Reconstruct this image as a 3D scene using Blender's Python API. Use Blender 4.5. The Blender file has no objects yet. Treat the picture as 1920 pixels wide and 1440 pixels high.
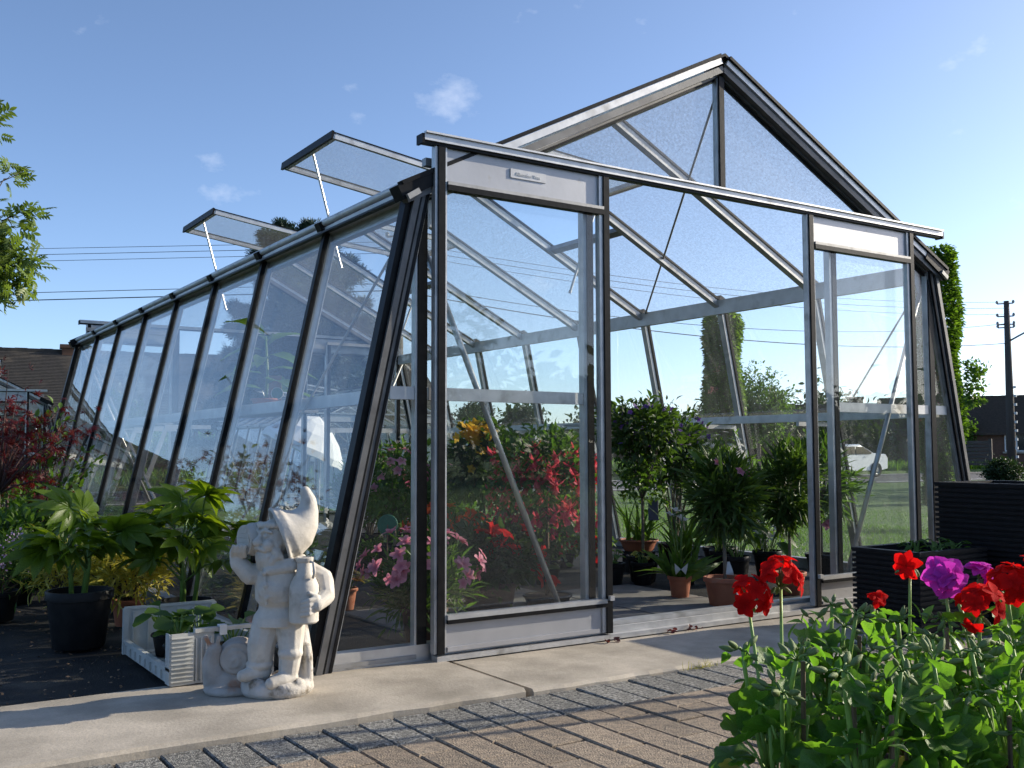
import bpy, math, random
import numpy as np
from mathutils import Vector, Matrix

# ------------------------------------------------------------------ camera, sky, sun, exposure
scene = bpy.context.scene
COL = scene.collection
YAW, PITCH, ROLL = 0.5827, 0.0654, -0.0026
cam_data = bpy.data.cameras.new('camera')
cam = bpy.data.objects.new('camera', cam_data)
COL.objects.link(cam)
cam_data.sensor_width = 36.0
cam_data.lens = 36.0 * 1918.57 / 1920.0
cam_data.clip_start = 0.05
cam_data.clip_end = 2000.0
cam.matrix_world = (Matrix.Translation((-3.531, -3.532, 0.8)) @ Matrix.Rotation(-YAW, 4, 'Z')
                    @ Matrix.Rotation(math.pi / 2 + PITCH, 4, 'X') @ Matrix.Rotation(ROLL, 4, 'Z'))
scene.camera = cam

SUN_AZ, SUN_EL = math.radians(102), math.radians(21)
world = bpy.data.worlds.new('World')
scene.world = world
world.use_nodes = True
wn, wl = world.node_tree.nodes, world.node_tree.links
wn.clear()
w_out = wn.new('ShaderNodeOutputWorld')
w_bg = wn.new('ShaderNodeBackground')
w_bg.inputs['Strength'].default_value = 0.142
w_sky = wn.new('ShaderNodeTexSky')
w_sky.sky_type = 'NISHITA'
w_sky.sun_disc = False
w_sky.sun_elevation = SUN_EL
w_sky.sun_rotation = SUN_AZ
w_sky.altitude = 0
w_sky.air_density = 0.6
w_sky.dust_density = 0.8
w_sky.ozone_density = 3.0
# sparse fair-weather wisps over the whole sky
w_tc = wn.new('ShaderNodeTexCoord')
w_map = wn.new('ShaderNodeMapping')
w_map.inputs['Location'].default_value = (6.675, 16.671, 8.769)
w_map.inputs['Scale'].default_value = (1.0, 1.0, 1.7)
w_n1 = wn.new('ShaderNodeTexNoise')
w_n1.inputs['Scale'].default_value = 9.0
w_n1.inputs['Detail'].default_value = 9.0
w_n1.inputs['Roughness'].default_value = 0.58
w_r1 = wn.new('ShaderNodeMapRange')
w_r1.inputs['From Min'].default_value = 0.625
w_r1.inputs['From Max'].default_value = 0.80
w_r1.inputs['To Max'].default_value = 0.32
w_mix = wn.new('ShaderNodeMix')
w_mix.data_type = 'RGBA'
w_mix.inputs['B'].default_value = (5.2, 5.3, 5.6, 1)
wl.new(w_tc.outputs['Generated'], w_map.inputs['Vector'])
wl.new(w_map.outputs['Vector'], w_n1.inputs['Vector'])
wl.new(w_n1.outputs['Fac'], w_r1.inputs['Value'])
wl.new(w_r1.outputs['Result'], w_mix.inputs['Factor'])
w_tint = wn.new('ShaderNodeMix')
w_tint.data_type = 'RGBA'
w_tint.blend_type = 'MULTIPLY'
w_tint.inputs['Factor'].default_value = 1.0
w_tint.inputs['B'].default_value = (1.03, 0.97, 0.91, 1)
wl.new(w_sky.outputs['Color'], w_tint.inputs['A'])
wl.new(w_tint.outputs['Result'], w_mix.inputs['A'])
wl.new(w_mix.outputs['Result'], w_bg.inputs['Color'])
wl.new(w_bg.outputs['Background'], w_out.inputs['Surface'])

sun_data = bpy.data.lights.new('sun', 'SUN')
sun_data.energy = 3.6
sun_data.angle = math.radians(0.5)
sun_data.color = (1.0, 0.90, 0.74)
sun = bpy.data.objects.new('sun', sun_data)
COL.objects.link(sun)
sd = Vector((math.sin(SUN_AZ) * math.cos(SUN_EL), math.cos(SUN_AZ) * math.cos(SUN_EL), math.sin(SUN_EL)))
sun.rotation_euler = (-sd).to_track_quat('-Z', 'Y').to_euler()
sun.location = sd * 60

vs = scene.view_settings
vs.view_transform = 'Standard'
vs.look = 'None'
vs.exposure = 0.95
vs.gamma = 1.0
vs.use_curve_mapping = False
scene.render.engine = 'CYCLES'
cy = scene.cycles
cy.use_denoising = True
cy.max_bounces = 10
cy.diffuse_bounces = 3
cy.glossy_bounces = 4
cy.transmission_bounces = 6
cy.transparent_max_bounces = 48
cy.use_adaptive_sampling = True
cy.adaptive_threshold = 0.02
cy.use_light_tree = False
cy.caustics_reflective = False
cy.caustics_refractive = False
cy.sample_clamp_indirect = 6.0

# ------------------------------------------------------------------ materials
MATS = {}


def _new(name):
    m = bpy.data.materials.new(name)
    m.use_nodes = True
    n = m.node_tree.nodes
    n.clear()
    return m, n, m.node_tree.links


def M(name, col, col2=None, scale=8.0, rough=0.6, metal=0.0, bump=0.0, bscale=None, detail=4.0, spec=0.5,
      obj_rand=0.0, lo=0.35, hi=0.65, coat=0.0, stretch=None, dirt=None, dscale=3.0, dlo=0.55, dhi=0.75, grains=0.0, gscale=220.0, nrough=0.5):
    """principled, two colours mixed by noise, noise bump, optional per-object value shift and dirt patches"""
    m, n, l = _new(name)
    out = n.new('ShaderNodeOutputMaterial')
    b = n.new('ShaderNodeBsdfPrincipled')
    b.inputs['Roughness'].default_value = rough
    b.inputs['Metallic'].default_value = metal
    b.inputs['Specular IOR Level'].default_value = spec
    b.inputs['Coat Weight'].default_value = coat
    l.new(b.outputs[0], out.inputs['Surface'])
    tc = n.new('ShaderNodeTexCoord')
    vec = tc.outputs['Object']
    if stretch:
        mp = n.new('ShaderNodeMapping')
        mp.inputs['Scale'].default_value = stretch
        l.new(vec, mp.inputs['Vector'])
        vec = mp.outputs['Vector']
    no = n.new('ShaderNodeTexNoise')
    no.inputs['Scale'].default_value = scale
    no.inputs['Detail'].default_value = detail
    no.inputs['Roughness'].default_value = nrough
    l.new(vec, no.inputs['Vector'])
    mr = n.new('ShaderNodeMapRange')
    mr.inputs['From Min'].default_value = lo
    mr.inputs['From Max'].default_value = hi
    l.new(no.outputs['Fac'], mr.inputs['Value'])
    mx = n.new('ShaderNodeMix')
    mx.data_type = 'RGBA'
    c2 = col2 if col2 else tuple(c * 0.82 for c in col)
    mx.inputs['A'].default_value = (*col, 1)
    mx.inputs['B'].default_value = (*c2, 1)
    l.new(mr.outputs['Result'], mx.inputs['Factor'])
    cout = mx.outputs['Result']
    if dirt:
        n3 = n.new('ShaderNodeTexNoise')
        n3.inputs['Scale'].default_value = dscale
        n3.inputs['Detail'].default_value = 6
        l.new(tc.outputs['Object'], n3.inputs['Vector'])
        r3 = n.new('ShaderNodeMapRange')
        r3.inputs['From Min'].default_value = dlo
        r3.inputs['From Max'].default_value = dhi
        l.new(n3.outputs['Fac'], r3.inputs['Value'])
        m3 = n.new('ShaderNodeMix')
        m3.data_type = 'RGBA'
        m3.inputs['B'].default_value = (*dirt, 1)
        l.new(r3.outputs['Result'], m3.inputs['Factor'])
        l.new(cout, m3.inputs['A'])
        cout = m3.outputs['Result']
    if grains > 0:
        vo = n.new('ShaderNodeTexVoronoi')
        vo.inputs['Scale'].default_value = gscale
        l.new(tc.outputs['Object'], vo.inputs['Vector'])
        sp = n.new('ShaderNodeSeparateColor')
        l.new(vo.outputs['Color'], sp.inputs[0])
        rg = n.new('ShaderNodeMapRange')
        rg.inputs['To Min'].default_value = 1 - grains
        rg.inputs['To Max'].default_value = 1 + grains
        l.new(sp.outputs[0], rg.inputs['Value'])
        hg = n.new('ShaderNodeHueSaturation')
        l.new(rg.outputs['Result'], hg.inputs['Value'])
        l.new(cout, hg.inputs['Color'])
        cout = hg.outputs['Color']
    if obj_rand > 0:
        oi = n.new('ShaderNodeObjectInfo')
        hs = n.new('ShaderNodeHueSaturation')
        r2 = n.new('ShaderNodeMapRange')
        r2.inputs['To Min'].default_value = 1 - obj_rand
        r2.inputs['To Max'].default_value = 1 + obj_rand
        l.new(oi.outputs['Random'], r2.inputs['Value'])
        l.new(r2.outputs['Result'], hs.inputs['Value'])
        l.new(cout, hs.inputs['Color'])
        cout = hs.outputs['Color']
    l.new(cout, b.inputs['Base Color'])
    if bump > 0:
        nb = n.new('ShaderNodeTexNoise')
        nb.inputs['Scale'].default_value = bscale or scale * 4
        nb.inputs['Detail'].default_value = 5
        l.new(vec, nb.inputs['Vector'])
        bp = n.new('ShaderNodeBump')
        bp.inputs['Strength'].default_value = bump
        bp.inputs['Distance'].default_value = 0.01
        l.new(nb.outputs['Fac'], bp.inputs['Height'])
        l.new(bp.outputs['Normal'], b.inputs['Normal'])
    MATS[name] = m
    return m


def LEAF(name, dark, light, transl=0.35, rough=0.42, tcol=None, spec=0.4, vein=0.0):
    """leaf: colour varies with the per-leaf attribute 'rnd'; light passes through"""
    m, n, l = _new(name)
    out = n.new('ShaderNodeOutputMaterial')
    at = n.new('ShaderNodeAttribute')
    at.attribute_name = 'rnd'
    oi = n.new('ShaderNodeObjectInfo')
    ad = n.new('ShaderNodeMath')
    ad.operation = 'MULTIPLY_ADD'
    ad.inputs[1].default_value = 0.6
    ob = n.new('ShaderNodeMath')
    ob.operation = 'MULTIPLY'
    ob.inputs[1].default_value = 0.4
    l.new(oi.outputs['Random'], ob.inputs[0])
    l.new(at.outputs['Fac'], ad.inputs[0])
    l.new(ob.outputs[0], ad.inputs[2])
    fr = ad
    mx = n.new('ShaderNodeMix')
    mx.data_type = 'RGBA'
    mx.inputs['A'].default_value = (*dark, 1)
    mx.inputs['B'].default_value = (*light, 1)
    l.new(fr.outputs[0], mx.inputs['Factor'])
    b = n.new('ShaderNodeBsdfPrincipled')
    b.inputs['Roughness'].default_value = rough
    b.inputs['Specular IOR Level'].default_value = spec
    col = mx.outputs['Result']
    tc = n.new('ShaderNodeTexCoord')
    nb = n.new('ShaderNodeTexNoise')
    nb.inputs['Scale'].default_value = 45
    nb.inputs['Detail'].default_value = 3
    l.new(tc.outputs['Object'], nb.inputs['Vector'])
    hv = n.new('ShaderNodeHueSaturation')
    rr = n.new('ShaderNodeMapRange')
    rr.inputs['From Min'].default_value = 0.3
    rr.inputs['From Max'].default_value = 0.7
    rr.inputs['To Min'].default_value = 0.75
    rr.inputs['To Max'].default_value = 1.25
    l.new(nb.outputs['Fac'], rr.inputs['Value'])
    l.new(rr.outputs['Result'], hv.inputs['Value'])
    l.new(col, hv.inputs['Color'])
    col = hv.outputs['Color']
    l.new(col, b.inputs['Base Color'])
    bp = n.new('ShaderNodeBump')
    bp.inputs['Strength'].default_value = 0.25
    bp.inputs['Distance'].default_value = 0.004
    l.new(nb.outputs['Fac'], bp.inputs['Height'])
    l.new(bp.outputs['Normal'], b.inputs['Normal'])
    tr = n.new('ShaderNodeBsdfTranslucent')
    t2 = n.new('ShaderNodeMix')
    t2.data_type = 'RGBA'
    t2.blend_type = 'MULTIPLY'
    t2.inputs['Factor'].default_value = 1.0
    t2.inputs['B'].default_value = (*(tcol or (1.9, 2.0, 0.7)), 1)
    l.new(col, t2.inputs['A'])
    l.new(t2.outputs['Result'], tr.inputs['Color'])
    ms = n.new('ShaderNodeMixShader')
    ms.inputs['Fac'].default_value = transl
    l.new(b.outputs[0], ms.inputs[1])
    l.new(tr.outputs[0], ms.inputs[2])
    l.new(ms.outputs[0], out.inputs['Surface'])
    MATS[name] = m
    return m


def GLASS(name, tint=(0.95, 0.98, 0.97), film=0.04, f0=0.045, grain=0.0, gscale=220.0, grough=0.0, wav=0.0, fcol=(0.75, 0.8, 0.85), streak=1.0, rmul=0.92):
    """thin pane: clear transmission, Fresnel reflection from both faces, a dust film with streaks"""
    m, n, l = _new(name)
    out = n.new('ShaderNodeOutputMaterial')
    tc = n.new('ShaderNodeTexCoord')
    lw = n.new('ShaderNodeLayerWeight')
    lw.inputs['Blend'].default_value = 0.5
    pw = n.new('ShaderNodeMath')
    pw.operation = 'POWER'
    pw.inputs[1].default_value = 5.0
    l.new(lw.outputs['Facing'], pw.inputs[0])
    ma = n.new('ShaderNodeMath')
    ma.operation = 'MULTIPLY_ADD'
    ma.inputs[1].default_value = rmul
    ma.inputs[2].default_value = f0
    l.new(pw.outputs[0], ma.inputs[0])
    tr = n.new('ShaderNodeBsdfTransparent')
    tr.inputs['Color'].default_value = (*tint, 1)
    gl = n.new('ShaderNodeBsdfGlossy')
    gl.inputs['Roughness'].default_value = grough
    ms = n.new('ShaderNodeMixShader')
    l.new(ma.outputs[0], ms.inputs['Fac'])
    l.new(tr.outputs[0], ms.inputs[1])
    l.new(gl.outputs[0], ms.inputs[2])
    if wav > 0 or grain > 0:
        nw = n.new('ShaderNodeTexNoise')
        nw.inputs['Scale'].default_value = gscale if grain > 0 else 2.2
        nw.inputs['Detail'].default_value = 2
        l.new(tc.outputs['Object'], nw.inputs['Vector'])
        bp = n.new('ShaderNodeBump')
        bp.inputs['Strength'].default_value = max(wav, 0.5 if grain > 0 else 0)
        bp.inputs['Distance'].default_value = 0.003 if grain > 0 else 0.02
        l.new(nw.outputs['Fac'], bp.inputs['Height'])
        l.new(bp.outputs['Normal'], gl.inputs['Normal'])
        if grain > 0:
            rg = n.new('ShaderNodeMapRange')
            rg.inputs['From Min'].default_value = 0.4
            rg.inputs['From Max'].default_value = 0.6
            rg.inputs['To Min'].default_value = 1 - grain
            rg.inputs['To Max'].default_value = 1.0
            l.new(nw.outputs['Fac'], rg.inputs['Value'])
            mt = n.new('ShaderNodeMix')
            mt.data_type = 'RGBA'
            mt.inputs['A'].default_value = (0, 0, 0, 1)
            mt.inputs['B'].default_value = (*tint, 1)
            l.new(rg.outputs['Result'], mt.inputs['Factor'])
            l.new(mt.outputs['Result'], tr.inputs['Color'])
    # dust film, rain streaks running down
    df = n.new('ShaderNodeBsdfDiffuse')
    df.inputs['Color'].default_value = (*fcol, 1)
    tl = n.new('ShaderNodeBsdfTranslucent')
    tl.inputs['Color'].default_value = (*fcol, 1)
    mf = n.new('ShaderNodeMixShader')
    mf.inputs['Fac'].default_value = 0.5
    l.new(df.outputs[0], mf.inputs[1])
    l.new(tl.outputs[0], mf.inputs[2])
    mp = n.new('ShaderNodeMapping')
    mp.inputs['Scale'].default_value = (22, 22, 1.6)
    l.new(tc.outputs['Object'], mp.inputs['Vector'])
    ns = n.new('ShaderNodeTexNoise')
    ns.inputs['Scale'].default_value = 1.0
    ns.inputs['Detail'].default_value = 5
    l.new(mp.outputs['Vector'], ns.inputs['Vector'])
    n2 = n.new('ShaderNodeTexNoise')
    n2.inputs['Scale'].default_value = 1.7
    n2.inputs['Detail'].default_value = 3
    l.new(tc.outputs['Object'], n2.inputs['Vector'])
    mu = n.new('ShaderNodeMath')
    mu.operation = 'MULTIPLY'
    l.new(ns.outputs['Fac'], mu.inputs[0])
    l.new(n2.outputs['Fac'], mu.inputs[1])
    rm = n.new('ShaderNodeMapRange')
    rm.inputs['From Min'].default_value = 0.12
    rm.inputs['From Max'].default_value = 0.42
    rm.inputs['To Min'].default_value = film * (1 - 0.6 * streak)
    rm.inputs['To Max'].default_value = film * (1 + 0.6 * streak)
    l.new(mu.outputs[0], rm.inputs['Value'])
    m2 = n.new('ShaderNodeMixShader')
    l.new(rm.outputs['Result'], m2.inputs['Fac'])
    l.new(ms.outputs[0], m2.inputs[1])
    l.new(mf.outputs[0], m2.inputs[2])
    l.new(m2.outputs[0], out.inputs['Surface'])
    MATS[name] = m
    return m


M('alu', (0.58, 0.58, 0.57), (0.46, 0.46, 0.46), 14, rough=0.42, metal=0.65, bump=0.05, bscale=120, dirt=(0.25, 0.24, 0.22), dscale=9, dlo=0.58, dhi=0.8)
M('alu_dull', (0.36, 0.36, 0.36), (0.26, 0.26, 0.255), 10, rough=0.55, metal=0.5, bump=0.06, bscale=90, dirt=(0.14, 0.135, 0.125), dscale=7)
M('alu_pale', (0.66, 0.66, 0.65), (0.56, 0.56, 0.55), 12, rough=0.5, metal=0.25, bump=0.05, bscale=90, dirt=(0.35, 0.34, 0.31), dscale=9, dlo=0.58, dhi=0.8)
M('alu_dark', (0.15, 0.15, 0.15), (0.10, 0.10, 0.10), 12, rough=0.5, metal=0.4, bump=0.05, bscale=90)
M('black', (0.009, 0.009, 0.010), (0.016, 0.016, 0.016), 25, rough=0.38, bump=0.05, bscale=60, spec=0.12)
M('panel', (0.44, 0.44, 0.45), (0.38, 0.38, 0.39), 5, rough=0.42, metal=0.45, bump=0.03, bscale=60, dirt=(0.33, 0.31, 0.28), dscale=16, dlo=0.64, dhi=0.74)
GLASS('glass_wall', tint=(0.98, 0.99, 0.985), film=0.016, f0=0.07, wav=0.02)
GLASS('glass_gable', tint=(0.98, 0.99, 0.985), film=0.007, f0=0.035, wav=0.03)
GLASS('glass_door', tint=(0.98, 0.993, 0.99), film=0.008, f0=0.04, wav=0.03)
GLASS('glass_roof', tint=(0.99, 0.99, 0.98), film=0.05, f0=0.04, grain=0.09, gscale=70, grough=0.25, fcol=(0.76, 0.77, 0.77), streak=0.3, rmul=0.5)
GLASS('glass_frost', tint=(0.985, 0.985, 0.975), film=0.035, f0=0.035, grain=0.08, gscale=70, grough=0.2, fcol=(0.78, 0.79, 0.79), streak=0.3, rmul=0.5)
M('concrete', (0.50, 0.44, 0.355), (0.35, 0.31, 0.25), 4.5, grains=0.10, gscale=420, nrough=0.72, rough=0.85, bump=0.14, bscale=90, detail=8, dirt=(0.20, 0.175, 0.135), dscale=2.6, dlo=0.44, dhi=0.74)
M('slab_grey', (0.21, 0.20, 0.185), (0.13, 0.125, 0.115), 6, rough=0.85, bump=0.2, bscale=80, detail=7)
M('paver_grey', (0.27, 0.262, 0.235), (0.15, 0.147, 0.135), 60, grains=0.6, gscale=190, rough=0.9, bump=1.0, bscale=210, detail=3, obj_rand=0.16, lo=0.42, hi=0.58)
M('paver_brown', (0.31, 0.245, 0.175), (0.215, 0.172, 0.128), 40, grains=0.30, gscale=260, rough=0.9, bump=0.75, bscale=170, detail=5, obj_rand=0.2, lo=0.4, hi=0.62, dirt=(0.15, 0.125, 0.1), dscale=11, dlo=0.56, dhi=0.75)
M('joint_sand', (0.03, 0.027, 0.023), (0.07, 0.06, 0.048), 60, rough=0.95, bump=0.8, bscale=200)
M('mat_black', (0.020, 0.020, 0.021), (0.036, 0.034, 0.031), 5, rough=0.75, spec=0.2, bump=0.5, bscale=160, detail=8, dirt=(0.10, 0.09, 0.075), dscale=3.5, dlo=0.58, dhi=0.8)
M('soil', (0.035, 0.024, 0.016), (0.06, 0.042, 0.028), 40, rough=0.95, bump=1.0, bscale=120)
M('lawn', (0.045, 0.105, 0.014), (0.075, 0.135, 0.022), 3.0, rough=0.9, bump=1.0, bscale=130, detail=8)
M('verge', (0.07, 0.14, 0.02), (0.045, 0.09, 0.015), 1.2, rough=0.9, bump=1.0, bscale=40, detail=8)
M('asphalt', (0.075, 0.075, 0.08), (0.055, 0.055, 0.06), 3, rough=0.85, bump=0.4, bscale=120)
M('white_paint', (0.75, 0.75, 0.74), (0.68, 0.68, 0.67), 10, rough=0.5)
M('terracotta', (0.40, 0.135, 0.065), (0.31, 0.10, 0.05), 12, rough=0.7, bump=0.15, bscale=60, dirt=(0.36, 0.24, 0.17), dscale=9, dlo=0.6, dhi=0.85)
M('clay_pale', (0.50, 0.27, 0.17), (0.40, 0.21, 0.13), 9, rough=0.85, bump=0.2, bscale=60, dirt=(0.5, 0.4, 0.33), dscale=8)
M('pot_black', (0.010, 0.010, 0.011), (0.018, 0.0175, 0.017), 20, rough=0.5, spec=0.2, bump=0.08, bscale=60)
M('pot_brown', (0.10, 0.048, 0.032), (0.075, 0.036, 0.025), 14, rough=0.6, bump=0.1, bscale=60)
M('plaster_white', (0.60, 0.565, 0.505), (0.47, 0.435, 0.375), 11, nrough=0.7, rough=0.75, bump=0.12, bscale=110, detail=7, dirt=(0.27, 0.23, 0.175), dscale=16, dlo=0.58, dhi=0.80)
M('plaster_stained', (0.46, 0.42, 0.375), (0.34, 0.30, 0.26), 14, rough=0.85, bump=0.3, bscale=110, detail=7, dirt=(0.36, 0.15, 0.06), dscale=11, dlo=0.56, dhi=0.68)
M('plaster_base', (0.56, 0.53, 0.49), (0.44, 0.41, 0.36), 18, rough=0.85, bump=0.3, bscale=110, detail=7, dirt=(0.16, 0.13, 0.09), dscale=24, dlo=0.52, dhi=0.68)
M('crate_plastic', (0.56, 0.56, 0.52), (0.46, 0.46, 0.425), 7, rough=0.55, bump=0.05, bscale=60, dirt=(0.17, 0.155, 0.13), dscale=6, dlo=0.58, dhi=0.85)
M('planter_black', (0.009, 0.009, 0.010), (0.014, 0.014, 0.016), 30, rough=0.5, spec=0.15, bump=0.12, bscale=80)
M('wood_stake', (0.20, 0.125, 0.07), (0.13, 0.08, 0.045), 60, rough=0.8, bump=0.3, bscale=140, stretch=(1, 1, 0.1), obj_rand=0.3)
M('bark', (0.12, 0.09, 0.065), (0.07, 0.052, 0.04), 22, rough=0.9, bump=0.8, bscale=40, stretch=(1, 1, 0.25))
M('bark_dark', (0.055, 0.043, 0.033), (0.035, 0.028, 0.022), 22, rough=0.9, bump=0.8, bscale=40, stretch=(1, 1, 0.25))
M('bark_pale', (0.20, 0.17, 0.13), (0.13, 0.11, 0.085), 22, rough=0.85, bump=0.5, bscale=60, stretch=(1, 1, 0.3))
M('twig_red', (0.08, 0.035, 0.03), (0.05, 0.024, 0.02), 30, rough=0.7)
M('stem_green', (0.14, 0.24, 0.045), (0.10, 0.18, 0.035), 30, rough=0.5)
M('stem_bright', (0.26, 0.40, 0.07), (0.20, 0.33, 0.06), 40, rough=0.5)
M('rooftile', (0.064, 0.059, 0.055), (0.046, 0.042, 0.039), 9, rough=0.85, bump=0.4, bscale=20, detail=6, dirt=(0.12, 0.10, 0.08), dscale=1.2)
M('rooftile_dark', (0.075, 0.055, 0.042), (0.05, 0.038, 0.03), 9, rough=0.85, bump=0.4, bscale=20, detail=6)
M('brick', (0.17, 0.09, 0.06), (0.12, 0.07, 0.05), 12, rough=0.9, bump=0.4, bscale=30, detail=6)
M('brick_dark', (0.10, 0.065, 0.05), (0.07, 0.045, 0.035), 12, rough=0.9, bump=0.4, bscale=30, detail=6)
M('window_dark', (0.02, 0.025, 0.03), (0.03, 0.035, 0.045), 2, rough=0.08)
M('pole_wood', (0.075, 0.066, 0.062), (0.055, 0.048, 0.045), 12, rough=0.85, bump=0.3, stretch=(1, 1, 0.1))
M('wire', (0.03, 0.03, 0.034), None, 5, rough=0.6)
M('grey_metal', (0.32, 0.33, 0.34), (0.25, 0.26, 0.27), 8, rough=0.5, metal=0.6)
M('fence_wood', (0.10, 0.085, 0.072), (0.07, 0.06, 0.05), 9, rough=0.85, stretch=(0.3, 1, 1))
M('car_white', (0.75, 0.76, 0.77), (0.72, 0.73, 0.74), 3, rough=0.25, coat=0.6)
M('van_white', (0.62, 0.63, 0.60), (0.54, 0.55, 0.52), 3, rough=0.4)
M('rubber', (0.015, 0.015, 0.015), None, 10, rough=0.8)
M('white_cloth', (0.72, 0.72, 0.70), (0.62, 0.62, 0.61), 4, rough=0.9)
M('paper_white', (0.7, 0.7, 0.68), (0.6, 0.6, 0.58), 20, rough=0.7)
M('card_brown', (0.36, 0.19, 0.10), (0.28, 0.14, 0.075), 30, rough=0.7)
M('card_green', (0.02, 0.16, 0.09), None, 30, rough=0.6)
M('card_slate', (0.09, 0.10, 0.14), (0.07, 0.08, 0.11), 30, rough=0.5)
M('card_yellow', (0.60, 0.47, 0.06), None, 30, rough=0.6)
M('plate_alu', (0.55, 0.54, 0.52), (0.48, 0.47, 0.46), 40, rough=0.4, metal=0.4)
M('letter_light', (0.8, 0.8, 0.8), None, 40, rough=0.4)

LEAF('lf_geranium', (0.055, 0.135, 0.024), (0.125, 0.235, 0.045), 0.5, 0.40, tcol=(1.9, 2.1, 0.6))
LEAF('lf_fatsia', (0.085, 0.155, 0.018), (0.165, 0.24, 0.032), 0.5, 0.28, tcol=(2.2, 2.0, 0.5))
LEAF('lf_dark', (0.026, 0.055, 0.014), (0.070, 0.120, 0.030), 0.38, 0.45)
LEAF('lf_mid', (0.038, 0.090, 0.018), (0.095, 0.165, 0.034), 0.40, 0.45)
LEAF('lf_bright', (0.06, 0.13, 0.02), (0.12, 0.20, 0.035), 0.38, 0.45)
LEAF('lf_yellow', (0.16, 0.20, 0.03), (0.66, 0.55, 0.10), 0.36, 0.42, tcol=(1.3, 1.3, 0.7))
LEAF('lf_maple_red', (0.055, 0.009, 0.010), (0.17, 0.016, 0.015), 0.35, 0.5, tcol=(1.9, 0.6, 0.6))
LEAF('lf_maple_brown', (0.045, 0.018, 0.016), (0.11, 0.035, 0.03), 0.3, 0.5, tcol=(1.7, 0.8, 0.6))
LEAF('lf_cedar', (0.022, 0.045, 0.034), (0.06, 0.095, 0.075), 0.15, 0.6, tcol=(1.2, 1.3, 1.0))
LEAF('lf_conifer', (0.018, 0.04, 0.014), (0.045, 0.075, 0.025), 0.15, 0.6)
LEAF('lf_hornbeam', (0.055, 0.115, 0.018), (0.13, 0.21, 0.034), 0.45, 0.45)
LEAF('lf_tree', (0.07, 0.125, 0.03), (0.16, 0.22, 0.06), 0.38, 0.45, tcol=(1.6, 1.6, 0.7))
LEAF('lf_wood', (0.018, 0.038, 0.012), (0.055, 0.085, 0.025), 0.25, 0.6)
LEAF('lf_grass', (0.05, 0.12, 0.012), (0.10, 0.19, 0.025), 0.40, 0.5)
LEAF('lf_coleus', (0.18, 0.04, 0.03), (0.15, 0.20, 0.03), 0.35, 0.5, tcol=(1.7, 1.5, 0.6))
LEAF('pt_red', (0.50, 0.005, 0.007), (0.70, 0.014, 0.011), 0.42, 0.75, tcol=(1.3, 0.8, 0.8), spec=0.08)
LEAF('pt_magenta', (0.52, 0.035, 0.40), (0.66, 0.07, 0.52), 0.42, 0.75, tcol=(1.2, 1.0, 1.2), spec=0.08)
LEAF('pt_pink', (0.50, 0.08, 0.18), (0.80, 0.42, 0.50), 0.4, 0.65, tcol=(1.2, 1.0, 1.0), spec=0.2)
LEAF('pt_orange', (0.60, 0.06, 0.015), (0.72, 0.15, 0.03), 0.35, 0.55, tcol=(1.2, 1.0, 0.8), spec=0.2)
LEAF('pt_yellow', (0.62, 0.33, 0.02), (0.75, 0.50, 0.04), 0.35, 0.55, tcol=(1.2, 1.0, 0.8), spec=0.2)
LEAF('pt_white', (0.62, 0.62, 0.60), (0.75, 0.75, 0.72), 0.35, 0.6, tcol=(1.1, 1.1, 1.1), spec=0.2)
LEAF('pt_fuchsia', (0.55, 0.03, 0.06), (0.78, 0.20, 0.24), 0.45, 0.5, tcol=(1.3, 0.9, 0.9), spec=0.2)
LEAF('pt_purple', (0.10, 0.05, 0.22), (0.18, 0.09, 0.34), 0.3, 0.55, tcol=(1.2, 1.0, 1.2), spec=0.2)
LEAF('pt_lilac', (0.42, 0.30, 0.52), (0.55, 0.42, 0.62), 0.3, 0.55, tcol=(1.1, 1.0, 1.1), spec=0.2)
LEAF('bud_green', (0.16, 0.22, 0.07), (0.24, 0.30, 0.11), 0.2, 0.6, tcol=(1.3, 1.3, 0.7))

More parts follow.
